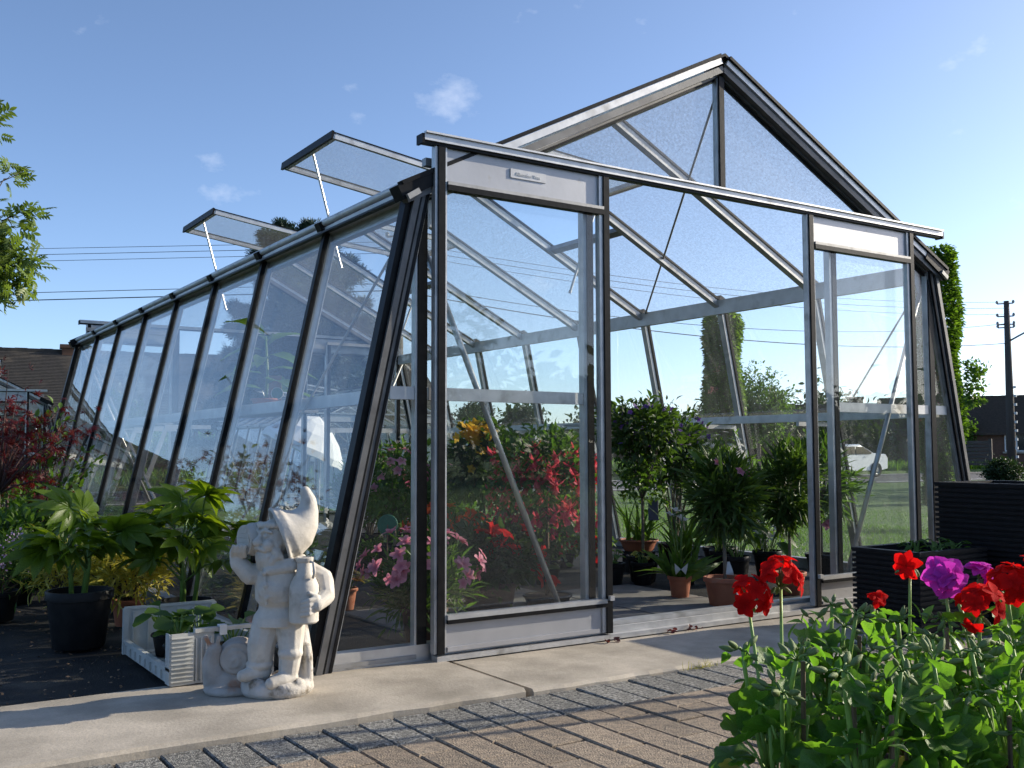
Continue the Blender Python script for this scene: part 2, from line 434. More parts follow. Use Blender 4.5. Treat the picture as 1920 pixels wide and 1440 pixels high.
# ------------------------------------------------------------------ mesh helpers
class MB:
    """collects shapes; build() links them as ONE mesh object"""

    def __init__(self):
        self.v, self.f, self.m, self.cur = [], [], [], 0

    def add(self, verts, faces):
        o = len(self.v)
        self.v.extend([tuple(p) for p in verts])
        for f in faces:
            self.f.append(tuple(i + o for i in f))
            self.m.append(self.cur)
        return self

    def mat(self, i):
        self.cur = i
        return self

    def box(self, x0, y0, z0, x1, y1, z1):
        v = [(x0, y0, z0), (x1, y0, z0), (x1, y1, z0), (x0, y1, z0), (x0, y0, z1), (x1, y0, z1), (x1, y1, z1), (x0, y1, z1)]
        return self.add(v, [(0, 3, 2, 1), (4, 5, 6, 7), (0, 1, 5, 4), (1, 2, 6, 5), (2, 3, 7, 6), (3, 0, 4, 7)])

    def cbox(self, x0, y0, z0, x1, y1, z1, c):
        """box with chamfered upper edges"""
        v = [(x0, y0, z0), (x1, y0, z0), (x1, y1, z0), (x0, y1, z0),
             (x0, y0, z1 - c), (x1, y0, z1 - c), (x1, y1, z1 - c), (x0, y1, z1 - c),
             (x0 + c, y0 + c, z1), (x1 - c, y0 + c, z1), (x1 - c, y1 - c, z1), (x0 + c, y1 - c, z1)]
        return self.add(v, [(0, 1, 5, 4), (1, 2, 6, 5), (2, 3, 7, 6), (3, 0, 4, 7), (4, 5, 9, 8), (5, 6, 10, 9), (6, 7, 11, 10), (7, 4, 8, 11), (8, 9, 10, 11)])

    def beam(self, a, b, w, d, up, off=0.0, side=0.0):
        """bar from a to b; w across, d along 'up' (off: centre shifted along up)"""
        a, b, up = Vector(a), Vector(b), Vector(up)
        t = (b - a).normalized()
        s = t.cross(up).normalized()
        u = s.cross(t).normalized()
        v = []
        for p in (a, b):
            for i, j in ((-1, -1), (1, -1), (1, 1), (-1, 1)):
                v.append(p + s * (side + i * w / 2) + u * (off + j * d / 2))
        return self.add(v, [(0, 1, 2, 3), (7, 6, 5, 4), (0, 4, 5, 1), (1, 5, 6, 2), (2, 6, 7, 3), (3, 7, 4, 0)])

    def tube(self, pts, r, n=8, cap=True):
        pts = [Vector(p) for p in pts]
        k = len(pts)
        rr = list(r) if hasattr(r, '__len__') else [r] * k
        v, f = [], []
        t0 = (pts[1] - pts[0]).normalized()
        ref = Vector((0, 0, 1)) if abs(t0.z) < 0.9 else Vector((1, 0, 0))
        s = t0.cross(ref).normalized()
        for i, p in enumerate(pts):
            t = (pts[min(i + 1, k - 1)] - pts[max(i - 1, 0)]).normalized()
            s = (s - t * s.dot(t))
            s = s.normalized() if s.length > 1e-6 else t.cross(Vector((0.3, 0.5, 0.8))).normalized()
            u = t.cross(s)
            for j in range(n):
                a = 2 * math.pi * j / n
                v.append(p + (s * math.cos(a) + u * math.sin(a)) * rr[i])
        for i in range(k - 1):
            for j in range(n):
                f.append((i * n + j, i * n + (j + 1) % n, (i + 1) * n + (j + 1) % n, (i + 1) * n + j))
        if cap:
            f.append(tuple(range(n))[::-1])
            f.append(tuple(range((k - 1) * n, k * n)))
        return self.add(v, f)

    def lathe(self, prof, n=20, c=(0, 0, 0), closed=False):
        v, f = [], []
        for (r, z) in prof:
            for j in range(n):
                a = 2 * math.pi * j / n
                v.append((c[0] + r * math.cos(a), c[1] + r * math.sin(a), c[2] + z))
        for i in range(len(prof) - 1):
            for j in range(n):
                f.append((i * n + j, i * n + (j + 1) % n, (i + 1) * n + (j + 1) % n, (i + 1) * n + j))
        if closed:
            f.append(tuple(range(n))[::-1])
            f.append(tuple(range((len(prof) - 1) * n, len(prof) * n)))
        return self.add(v, f)

    def ball(self, c, r, nu=12, nv=8, rot=None):
        """ellipsoid; r scalar or (rx,ry,rz); rot optional matrix"""
        rx, ry, rz = r if hasattr(r, '__len__') else (r, r, r)
        v, f = [], []
        for i in range(nv + 1):
            th = math.pi * i / nv
            for j in range(nu):
                ph = 2 * math.pi * j / nu
                p = Vector((rx * math.sin(th) * math.cos(ph), ry * math.sin(th) * math.sin(ph), rz * math.cos(th)))
                if rot is not None:
                    p = rot @ p
                v.append(p + Vector(c))
        for i in range(nv):
            for j in range(nu):
                f.append((i * nu + j, (i + 1) * nu + j, (i + 1) * nu + (j + 1) % nu, i * nu + (j + 1) % nu))
        return self.add(v, f)

    def prism(self, poly, axis, a0, a1):
        """extrude a 2-D polygon: axis 'y' -> poly is (x,z); 'x' -> (y,z); 'z' -> (x,y)"""
        k = len(poly)
        def P(p, a):
            return {'y': (p[0], a, p[1]), 'x': (a, p[0], p[1]), 'z': (p[0], p[1], a)}[axis]
        v = [P(p, a0) for p in poly] + [P(p, a1) for p in poly]
        f = [tuple(range(k))[::-1], tuple(range(k, 2 * k))]
        for i in range(k):
            f.append((i, (i + 1) % k, k + (i + 1) % k, k + i))
        return self.add(v, f)

    def mesh(self, name, mats, smooth=False):
        me = bpy.data.meshes.new(name)
        me.from_pydata(self.v, [], self.f)
        for m in (mats if isinstance(mats, (list, tuple)) else [mats]):
            me.materials.append(MATS[m])
        if any(self.m):
            me.polygons.foreach_set('material_index', self.m)
        if smooth:
            me.polygons.foreach_set('use_smooth', [True] * len(me.polygons))
        me.update()
        return me

    def build(self, name, mats, parent=None, smooth=False):
        return link(name, self.mesh(name, mats, smooth), parent)


def link(name, me, parent=None):
    o = bpy.data.objects.new(name, me)
    COL.objects.link(o)
    if parent is not None:
        o.parent = parent
    return o


def smooth_angle(o, deg=40):
    me = o.data
    me.polygons.foreach_set('use_smooth', [True] * len(me.polygons))
    me.set_sharp_from_angle(angle=math.radians(deg))
    return o


def tag(o, label=None, cat=None, group=None, kind=None):
    for k, v in (('label', label), ('category', cat), ('group', group), ('kind', kind)):
        if v:
            o[k] = v
    return o


def thing(name, label, cat, loc=(0, 0, 0), rz=0.0, group=None):
    o = bpy.data.objects.new(name, None)
    o.empty_display_size = 0.1
    COL.objects.link(o)
    o.location = loc
    o.rotation_euler = (0, 0, rz)
    return tag(o, label, cat, group)


def copy_tree(o, parent=None):
    c = o.copy()
    COL.objects.link(c)
    c.parent = parent
    for ch in [x for x in o.children]:
        copy_tree(ch, c)
    return c


def np_mesh(name, V, F, mat, rnd=None, smooth=False, midx=None):
    """V (n,3), F (m,k) uniform polygons"""
    me = bpy.data.meshes.new(name)
    m, k = F.shape
    me.vertices.add(len(V))
    me.vertices.foreach_set('co', np.ascontiguousarray(V, dtype=np.float32).ravel())
    me.loops.add(m * k)
    me.loops.foreach_set('vertex_index', np.ascontiguousarray(F, dtype=np.int32).ravel())
    me.polygons.add(m)
    me.polygons.foreach_set('loop_start', np.arange(0, m * k, k, dtype=np.int32))
    for x in (mat if isinstance(mat, (list, tuple)) else [mat]):
        me.materials.append(MATS[x])
    if rnd is not None:
        a = me.attributes.new('rnd', 'FLOAT', 'POINT')
        a.data.foreach_set('value', np.ascontiguousarray(rnd, dtype=np.float32))
    if smooth:
        me.polygons.foreach_set('use_smooth', np.ones(m, dtype=bool))
    me.update(calc_edges=True)
    return me


# leaf templates: axis +Y (length 1, starts at 0), normal +Z, quads
def strip(widths, droop=0.25, fold=0.15, wave=0.0):
    """leaf blade of rows, folded along the midrib and drooping at the tip"""
    n = len(widths)
    V, F = [], []
    for i, w in enumerate(widths):
        t = i / (n - 1)
        z = -droop * t * t
        V += [(-w / 2, t, z + fold * w + wave * math.sin(i * 2.1)), (0, t, z), (w / 2, t, z + fold * w - wave * math.sin(i * 2.1))]
    for i in range(n - 1):
        a = i * 3
        F += [(a, a + 1, a + 4, a + 3), (a + 1, a + 2, a + 5, a + 4)]
    return np.array(V, float), np.array(F, int)


T_LANCE = strip([0.03, 0.16, 0.14, 0.01], 0.25, 0.3)
T_OVAL = strip([0.05, 0.5, 0.42, 0.02], 0.25, 0.25)
T_OVAL_HI = strip([0.04, 0.36, 0.52, 0.50, 0.30, 0.02], 0.35, 0.22, 0.02)
T_BIG = strip([0.03, 0.20, 0.33, 0.38, 0.34, 0.22, 0.02], 0.5, 0.16, 0.015)
T_BLADE = strip([0.05, 0.045, 0.03, 0.004], 0.35, 0.2)
T_ROUND = strip([0.15, 0.8, 0.85, 0.25], 0.2, 0.15)
T_PETAL = strip([0.10, 0.55, 0.80, 0.62, 0.12], 0.25, 0.12)
T_CARD = (np.array([(-.5, 0, 0), (.5, 0, 0), (.5, 1, 0), (-.5, 1, 0)], float), np.array([(0, 1, 2, 3)]))
T_NEEDLE = (np.array([(-.10, 0, 0), (.10, 0, 0), (.08, 1, -.08), (-.08, 1, -.08)], float), np.array([(0, 1, 2, 3)]))


def combine(parts):
    V, F, o = [], [], 0
    for v, f in parts:
        V.append(v)
        F.append(f + o)
        o += len(v)
    return np.concatenate(V), np.concatenate(F)


def rotz(v, a):
    c, s = math.cos(a), math.sin(a)
    return np.stack([v[:, 0] * c - v[:, 1] * s, v[:, 0] * s + v[:, 1] * c, v[:, 2]], 1)


def palmate(nl, spread, width=0.3, droop=0.25, fold=0.2, short=0.45, hi=True):
    """lobed hand-shaped leaf; base at the origin, middle lobe along +Y"""
    parts = []
    for i in range(nl):
        t = (i / (nl - 1) - 0.5) * 2
        a = -t * spread
        L = 1 - short * abs(t) ** 1.4
        ws = [0.10, 0.55, 0.95, 1.0, 0.6, 0.05] if hi else [0.3, 1.0, 0.08]
        v, f = strip([w * width for w in ws], droop, fold)
        v = v * np.array([1, L, 1])
        v[:, 2] += 0.004 * i
        parts.append((rotz(v, a), f))
    return combine(parts)


T_MAPLE = palmate(7, 2.1, 0.17, 0.25, 0.12, 0.55, hi=False)
T_FATSIA = palmate(8, 1.95, 0.30, 0.28, 0.20, 0.45)


def unit(a):
    return a / np.maximum(np.linalg.norm(a, axis=1, keepdims=True), 1e-9)


def scatter(T, P, axis, normal, size, rnd):
    """instances of template T at P (n,3): +Y -> axis, +Z ~ normal"""
    tv, tf = T
    n, k = len(P), len(tv)
    y = unit(axis)
    x = unit(np.cross(y, normal))
    z = np.cross(x, y)
    s = size.reshape(-1, 1, 1)
    V = P[:, None, :] + s * (tv[None, :, 0:1] * x[:, None, :] + tv[None, :, 1:2] * y[:, None, :] + tv[None, :, 2:3] * z[:, None, :])
    F = tf[None, :, :] + (np.arange(n) * k)[:, None, None]
    return V.reshape(-1, 3), F.reshape(-1, tf.shape[1]), np.repeat(rnd, k)


def ellipsoid_pts(rng, n, c, r, hollow=0.45, squash_low=0.0):
    d = unit(rng.normal(size=(n, 3)))
    rad = (hollow ** 3 + (1 - hollow ** 3) * rng.random(n)) ** (1 / 3)
    return np.array(c) + d * rad[:, None] * np.array(r), d


def foliage(name, parent, mat, T, rng, c, r, nclump, nleaf, clump_r, size, hollow=0.45, up=0.35, out=0.7, rnd_ax=0.7, droop=0.0, kind='stuff', smooth=True, centers=None):
    """leaves in uneven clumps through a crown's volume, one mesh"""
    if centers is None:
        centers, _ = ellipsoid_pts(rng, nclump, c, r, hollow)
    cc = np.repeat(centers, nleaf, 0)
    n = len(cc)
    wts = np.repeat(rng.uniform(0.6, 1.35, len(centers)), nleaf)
    off = rng.normal(size=(n, 3)) * clump_r * wts[:, None]
    P = cc + off
    outd = unit(P - np.array(c))
    ax = outd * out + unit(off) * 0.5 + rng.normal(size=(n, 3)) * rnd_ax + np.array([0, 0, up - droop])
    nm = np.array([0, 0, 1.0]) + outd * 0.5 + rng.normal(size=(n, 3)) * 0.5
    sz = size * rng.uniform(0.65, 1.25, n)
    rn = np.clip(np.repeat(rng.random(len(centers)), nleaf) * 0.5 + rng.random(n) * 0.5, 0, 0.999)
    V, F, R = scatter(T, P, ax, nm, sz, rn)
    o = link(name, np_mesh(name, V, F, mat, R, smooth), parent)
    if kind:
        o['kind'] = kind
    return o, centers


def twigs(name, parent, mat, base, ends, r0, r1, rng, bend=0.15, n=5, seg=4, z_split=0.3):
    """stems from a base point to each end"""
    mb = MB()
    base = Vector(base)
    for e in ends:
        e = Vector(e)
        mid = base.lerp(e, 0.5) + Vector(rng.normal(size=3)) * bend * (e - base).length
        mid.z = base.z + (e.z - base.z) * (0.5 + z_split * 0.5)
        pts = []
        for i in range(seg + 1):
            t = i / seg
            pts.append(base * (1 - t) ** 2 + mid * 2 * t * (1 - t) + e * t * t)
        mb.tube(pts, [r0 + (r1 - r0) * i / seg for i in range(seg + 1)], n)
    return mb.build(name, mat, parent, True)


def pot(parent, r, h, mat, rb=None, rim=0.012, name='pot', loc=(0, 0, 0), soil=True, n=24, saucer=False):
    rb = rb if rb else r * 0.74
    t = max(0.004, r * 0.05)
    rh = h * 0.16
    prof = [(0.001, 0), (rb * 0.97, 0), (rb, h * 0.02), (rb + (r - rb) * 0.84, h - rh), (r + rim * 0.4, h - rh + 0.002), (r + rim * 0.5, h - 0.004), (r + rim * 0.3, h),
            (r - t, h), (r - t * 1.3, h - rh), (rb * 0.9, h * 0.5)]
    mb = MB()
    mb.lathe(prof, n)
    if saucer:
        mb.lathe([(0.001, -0.004), (rb * 1.35, -0.004), (rb * 1.55, 0.025), (rb * 1.5, 0.028), (rb * 1.3, 0.004)], n)
    o = mb.build(name, mat, parent)
    smooth_angle(o, 35)
    o.location = loc
    if saucer:
        o.location.z += 0.004
    if soil:
        s = MB()
        rs = r - t * 1.25
        v = [(0, 0, h - rh * 0.75 + 0.006)] + [(rs * math.cos(2 * math.pi * j / n), rs * math.sin(2 * math.pi * j / n), h - rh * 0.75) for j in range(n)]
        s.add(v, [(0, 1 + j, 1 + (j + 1) % n) for j in range(n)])
        s.build('soil', 'soil', o)
    return o


def place(me, name, parent, P, axis, normal, size):
    """one object per piece, shared mesh: +Y -> axis, +Z ~ normal"""
    P, axis, normal = np.asarray(P, float), np.asarray(axis, float), np.asarray(normal, float)
    y = unit(axis)
    x = unit(np.cross(y, normal))
    z = np.cross(x, y)
    res = []
    for i in range(len(P)):
        o = bpy.data.objects.new(name, me)
        s = size[i] if hasattr(size, '__len__') else size
        o.matrix_local = Matrix(((x[i][0] * s, y[i][0] * s, z[i][0] * s, P[i][0]), (x[i][1] * s, y[i][1] * s, z[i][1] * s, P[i][1]),
                                 (x[i][2] * s, y[i][2] * s, z[i][2] * s, P[i][2]), (0, 0, 0, 1)))
        COL.objects.link(o)
        o.parent = parent
        res.append(o)
    return res


def tmpl_mesh(name, T, mat, smooth=True):
    V, F = T
    r = np.linalg.norm(V, axis=1)
    return np_mesh(name, V, F, mat, r / max(r.max(), 1e-6), smooth)


def flower_T(n, petal, tilt=0.5, curl=0.0):
    """n petals round +Z axis laid in template space with +Y as the flower's axis"""
    parts = []
    for i in range(n):
        v, f = petal
        v = v.copy()
        # petal along +Y -> raise by tilt out of the disc plane, disc normal = +Z
        c, s = math.cos(tilt), math.sin(tilt)
        v = np.stack([v[:, 0], v[:, 1] * c - v[:, 2] * s, v[:, 1] * s + v[:, 2] * c], 1)
        v = rotz(v, 2 * math.pi * i / n)
        # swap so that disc normal is +Y
        parts.append((np.stack([v[:, 0], v[:, 2], -v[:, 1]], 1), f))
    return combine(parts)

# ------------------------------------------------------------------ the ground
def sstep(t):
    t = max(0.0, min(1.0, t))
    return t * t * (3 - 2 * t)


def ground_z(x, y):
    return -0.06 - 0.30 * sstep((max(x - 4.0, y - 8.5, -4.5 - x, -6 - y)) / 11.0)


def bearing(deg, dist):
    """a spot by compass bearing and distance from where the photographer stood"""
    a = math.radians(deg)
    return (-3.53 + dist * math.sin(a), -3.53 + dist * math.cos(a))


xs = [-600, -250, -100, -50, -30, -22, -16] + [-12 + 0.8 * i for i in range(46)] + [28, 34, 42, 55, 80, 140, 300, 700]
ys = [-500, -200, -80, -40, -25, -18] + [-14 + 0.8 * i for i in range(48)] + [27, 32, 40, 55, 80, 140, 300, 800]
g = MB()
gv = [(x, y, ground_z(x, y)) for y in ys for x in xs]
nx = len(xs)
gf = [(j * nx + i, j * nx + i + 1, (j + 1) * nx + i + 1, (j + 1) * nx + i) for j in range(len(ys) - 1) for i in range(nx - 1)]
g.add(gv, gf)
tag(g.build('lawn', 'lawn', None, True), kind='structure')

# road behind the lawn, verge beyond
rd = MB().box(-200, 19.6, -0.50, 260, 27.8, -0.345)
road = tag(rd.build('road', 'asphalt'), kind='structure')
for i, yy in enumerate((20.0, 27.3)):
    MB().box(-200, yy, -0.36, 260, yy + 0.12, -0.341).build('edge_line', 'white_paint', road)
for i in range(-6, 22):
    MB().box(i * 6.0, 23.6, -0.36, i * 6.0 + 2.5, 23.72, -0.341).build('lane_mark', 'white_paint', road)
vm = MB()
vm.prism([(27.8, -0.5), (27.8, -0.34), (28.0, -0.22), (34.0, -0.05), (60, -0.05), (60, -0.5)], 'x', -200, 260)
tag(vm.build('grass_verge', 'verge'), kind='structure')

# concrete strip along the greenhouse front: two runs of slabs with an open joint
strip_o = bpy.data.objects.new('concrete_strip', None)
COL.objects.link(strip_o)
tag(strip_o, kind='structure')


def slab(x0, x1, y0, y1, z, name='slab'):
    mb = MB()
    rg = random.Random(int(x0 * 100))
    n = 40
    top, bot = [], []
    for i in range(n + 1):
        x = x0 + (x1 - x0) * i / n
        top.append((x, y0 + rg.uniform(-0.004, 0.004), z - 0.004))
    v = []
    for i in range(n + 1):
        x = x0 + (x1 - x0) * i / n
        yy = y0 + rg.uniform(-0.005, 0.005)
        v += [(x, yy - 0.004, z - 0.14), (x, yy - 0.002, z - 0.010 + rg.uniform(-0.003, 0.001)), (x, yy + 0.009, z), (x, y1, z), (x, y1, z - 0.14)]
    f = []
    for i in range(n):
        a = i * 5
        for k in range(4):
            f.append((a + k, a + 5 + k, a + 6 + k, a + 1 + k))
    f += [(0, 1, 2, 3, 4), tuple(n * 5 + k for k in (4, 3, 2, 1, 0))]
    mb.add(v, f)
    return mb.build(name, 'concrete', strip_o)


slab(-6.5, -1.560, -0.615, 0.10, 0.0)
slab(-1.530, 1.05, -0.625, -0.012, -0.006)
slab(1.062, 3.4, -0.60, -0.012, -0.004)

# paving: a border row of grey exposed-aggregate pavers, then brown pavers in half bond
pv = MB().box(-9, -9, -0.30, 6, -0.60, -0.034)
pavement = tag(pv.build('pavement', 'joint_sand'), kind='structure')
PW, PL, GAP = 0.1175, 0.262, 0.0085
Zp = -0.022


def paver_mesh(L, matname):
    mb = MB()
    mb.cbox(-PW / 2 + GAP / 2, -L / 2 + .0036, -0.05, PW / 2 - GAP / 2, L / 2 - .0036, 0.0, 0.0035)
    return mb.mesh('paver', matname)


mg = paver_mesh(PL, 'paver_grey')
mbw = paver_mesh(PL, 'paver_brown')
mbh = paver_mesh(PL / 2, 'paver_brown')
rgp = random.Random(5)
cnt_p = 0


def paver(me, x, y):
    global cnt_p
    o = bpy.data.objects.new('paver', me)
    o.location = (x + rgp.uniform(-.0015, .0015), y + rgp.uniform(-.002, .002), Zp + rgp.uniform(-.0025, .0025))
    o.rotation_euler = (rgp.uniform(-.012, .012), rgp.uniform(-.015, .015), rgp.uniform(-.006, .006))
    COL.objects.link(o)
    o.parent = pavement
    cnt_p += 1


def seen(x, y):
    """within the view, give or take a step"""
    dx, dy = x + 3.531, y + 3.532
    fo = dx * 0.5503 + dy * 0.835
    ri = dx * 0.835 - dy * 0.5503
    return fo > 2.35 and abs(ri / fo) < 0.56


far_v, far_f = MB(), None
far_b = MB()
for i in range(-60, 60):
    x = -1.54 + i * PW
    if x > 3.4:
        break
    y0 = -0.63 - PL / 2
    if seen(x, y0):
        if cnt_p < 60 and x < 1.2:
            paver(mg, x, y0)
        else:
            far_v.cbox(x - PW / 2 + GAP / 2, y0 - PL / 2 + GAP / 2, -0.08, x + PW / 2 - GAP / 2, y0 + PL / 2 - GAP / 2, Zp, 0.006)
for j in range(0, 9):
    for i in range(-60, 60):
        x = -1.54 + i * PW
        st = PL / 2 if i % 2 else 0.0
        y0 = -0.63 - PL - PL * (j + 0.5) - st
        if i % 2 and j == 0 and seen(x, y0 + PL * 0.75):
            paver(mbh, x, y0 + PL * 0.75)
        if seen(x, y0) and x < 2.6:
            if cnt_p < 298 and x < 0.3:
                paver(mbw, x, y0)
            else:
                far_b.cbox(x - PW / 2 + GAP / 2, y0 - PL / 2 + GAP / 2, -0.08, x + PW / 2 - GAP / 2, y0 + PL / 2 - GAP / 2, Zp, 0.006)
if far_v.v:
    tag(far_v.build('border_pavers', 'paver_grey', pavement), kind='stuff')
if far_b.v:
    tag(far_b.build('brown_pavers', 'paver_brown', pavement), kind='stuff')

# black weed fabric beside and inside the greenhouse
fb = MB()
rgf = np.random.default_rng(3)
fx = np.linspace(-7.5, -2.0, 60)
fy = np.linspace(0.085, 9.5, 90)
fz = 0.012 * np.sin(fx[:, None] * 3.1 + np.sin(fy[None, :] * 1.7) * 2) * 0.35 + rgf.normal(size=(60, 90)) * 0.0015 - 0.012
fb.add([(fx[i], fy[j], fz[i, j]) for i in range(60) for j in range(90)], [(i * 90 + j, (i + 1) * 90 + j, (i + 1) * 90 + j + 1, i * 90 + j + 1) for i in range(59) for j in range(89)])
tag(fb.build('ground_fabric', 'mat_black', None, True), kind='structure')
fi = MB().box(-2.04, -0.010, -0.12, 2.04, 6.56, -0.008)
tag(fi.build('greenhouse_floor', 'mat_black'), kind='structure')
pathm = tag(bpy.data.objects.new('path', None), kind='structure')
COL.objects.link(pathm)
for (x0, x1, y0, y1) in ((-0.78, -0.17, .04, .64), (-0.16, 0.45, .04, .64), (-0.16, 0.45, .65, 1.25), (-0.78, -0.17, .65, 1.25), (-1.40, -.79, .65, 1.25), (-0.78, -0.17, 1.26, 1.86)):
    MB().cbox(x0, y0, -0.03, x1, y1, 0.004 + 0.002 * ((x0 + y0) % .5), 0.005).build('slab', 'slab_grey', pathm)

# loose grass over the near lawn
rng = np.random.default_rng(11)
n = 60000
gx = np.concatenate([rng.uniform(2.25, 13, n // 2), rng.uniform(2.25, 7, n // 2)])
gy = np.concatenate([rng.uniform(-1.5, 18, n // 2), rng.uniform(-0.5, 9, n // 2)])
gzv = np.array([ground_z(a, b) for a, b in zip(gx, gy)])
P = np.stack([gx, gy, gzv], 1)
ax = np.stack([rng.normal(size=n) * 0.45, rng.normal(size=n) * 0.45, np.ones(n)], 1)
T_G = (np.array([(-.10, 0, 0), (.10, 0, 0), (.02, 1, -.2), (-.02, 1, -.2)], float), np.array([(0, 1, 2, 3)]))
V, F, Rr = scatter(T_G, P, ax, rng.normal(size=(n, 3)), rng.uniform(0.02, 0.045, n), rng.random(n))
tag(link('lawn_grass', np_mesh('lawn_grass', V, F, 'lf_grass', Rr)), 'short green lawn grass around the greenhouse', 'grass', kind='stuff')
n = 26000
gx = rng.uniform(-40, 75, n)
gy = 28.1 + rng.random(n) ** 1.5 * 9
gzv = -0.22 + np.clip((gy - 28) / 6, 0, 1) * 0.17
P = np.stack([gx, gy, gzv], 1)
ax = np.stack([rng.normal(size=n) * 0.35, rng.normal(size=n) * 0.35, np.ones(n)], 1)
V, F, Rr = scatter(T_G, P, ax, rng.normal(size=(n, 3)), rng.uniform(0.25, 0.55, n), rng.random(n))
tag(link('verge_grass', np_mesh('verge_grass', V, F, 'lf_grass', Rr)), 'longer bright grass on the verge across the road', 'grass', kind='stuff')

# ------------------------------------------------------------------ the greenhouse
W, WB, HE, HR, BAY, NB = 1.669, 2.069, 1.828, 2.675, 0.8253, 8
LEN = BAY * NB
GH = thing('greenhouse', 'large aluminium greenhouse with sloping glass sides, sliding doors and open roof vents', 'greenhouse')
KS = (WB - W) / HE          # wall splay
n_l = Vector((-1, 0, KS)).normalized()
n_r = Vector((1, 0, KS)).normalized()
RS = (HR - HE) / W
m_l = Vector((-RS, 0, 1)).normalized()
m_r = Vector((RS, 0, 1)).normalized()


def wall_pt(s, y, z, off=0.0):
    p = Vector((s * (W + KS * (HE - z)), y, z))
    return p + (n_l if s < 0 else n_r) * off


def roof_pt(s, y, x, off=0.0):
    """x = distance from the ridge in plan"""
    p = Vector((s * x, y, HR - RS * x))
    return p + (m_l if s < 0 else m_r) * off


def pane(pts, nrm, name, mat, parent=GH, th=0.004):
    nrm = Vector(nrm).normalized() * th / 2
    k = len(pts)
    v = [Vector(p) - nrm for p in pts] + [Vector(p) + nrm for p in pts]
    f = [tuple(range(k))[::-1], tuple(range(k, 2 * k))] + [(i, (i + 1) % k, k + (i + 1) % k, k + i) for i in range(k)]
    return MB().add(v, f).build(name, mat, parent)


# base rails
MB().box(-WB - .03, -.02, 0.0, WB + .03, .035, .062).mat(1).box(-WB - .02, -.026, .010, -1.66, -.0205, .026).build('base_rail', ['alu', 'alu_dull'], GH)
MB().box(-WB - .03, LEN - .03, -.05, WB + .03, LEN + .03, .062).build('base_rail', 'alu_dull', GH)
for s in (-1, 1):
    MB().box(min(s * (WB - .02), s * (WB + .045)), .036, -.05, max(s * (WB - .02), s * (WB + .045)), LEN - .031, .060).build('base_rail', 'alu_dull', GH)

for s in (-1, 1):
    nn = n_l if s < 0 else n_r
    for i in range(NB + 1):
        y = i * BAY
        a, b = wall_pt(s, y, .062), wall_pt(s, y, HE)
        mb = MB()
        mb.beam(a, b, .022, .036, nn, -.024)
        mb.mat(1).beam(a, b, .033, .024, nn, .006)
        mb.mat(0).beam(a, b, .048, .004, nn, -.041)
        mb.build('glazing_bar', ['alu', 'black'], GH)
        if i < NB:
            y0, y1 = y + .012, y + BAY - .012
            pane([wall_pt(s, y0, .06), wall_pt(s, y1, .06), wall_pt(s, y1, HE - .01), wall_pt(s, y0, HE - .01)], nn, 'wall_pane', 'glass_wall')
    # gutter: round-nosed profile under black caps
    gx = s * (W + .030)
    mb = MB()
    mb.tube([(gx, -.02, HE + .018), (gx, LEN + .03, HE + .014)], .0165, 10)
    mb.box(min(gx, gx - s * .07), -.02, HE - .028, max(gx, gx - s * .07), LEN + .03, HE - .0035)
    o = mb.build('gutter', 'alu_pale', GH)
    smooth_angle(o, 45)
    mb = MB()
    mb.mat(0).box(min(gx - s * .005, gx + s * .022), .02, HE - .037, max(gx - s * .005, gx + s * .022), LEN, HE - .0285)
    mb.build('gutter_trim', 'black', GH)
    # inner eaves purlin
    mb = MB()
    mb.box(min(s * (W - .055), s * (W - .015)), .04, HE - .072, max(s * (W - .055), s * (W - .015)), LEN - .04, HE + .028)
    mb.build('eaves_purlin', 'alu_pale', GH)
    # mid-height rail along the wall
    zr = 1.03
    p0, p1 = wall_pt(s, .05, zr, -.075), wall_pt(s, LEN - .05, zr, -.075)
    MB().beam(p0, p1, .034, .052, (0, 0, 1), 0).build('wall_rail', 'alu', GH)
    # slanted bracket arms below the rail
    for i in (1, 2, 3, 4, 5, 6):
        if s > 0 or i > 3:
            y = i * BAY - .02
            p = wall_pt(s, y, zr - .03, -.10)
            q = p + Vector((-s * .30, 0, 0))
            mb = MB().beam(p, q, .022, .026, (0, 0, 1), -.015)
            mb.beam(p + Vector((-s * .012, 0, -.02)), wall_pt(s, y, .62, -.07), .026, .020, (0, 1, 0))
            mb.build('bracket', 'alu', GH)

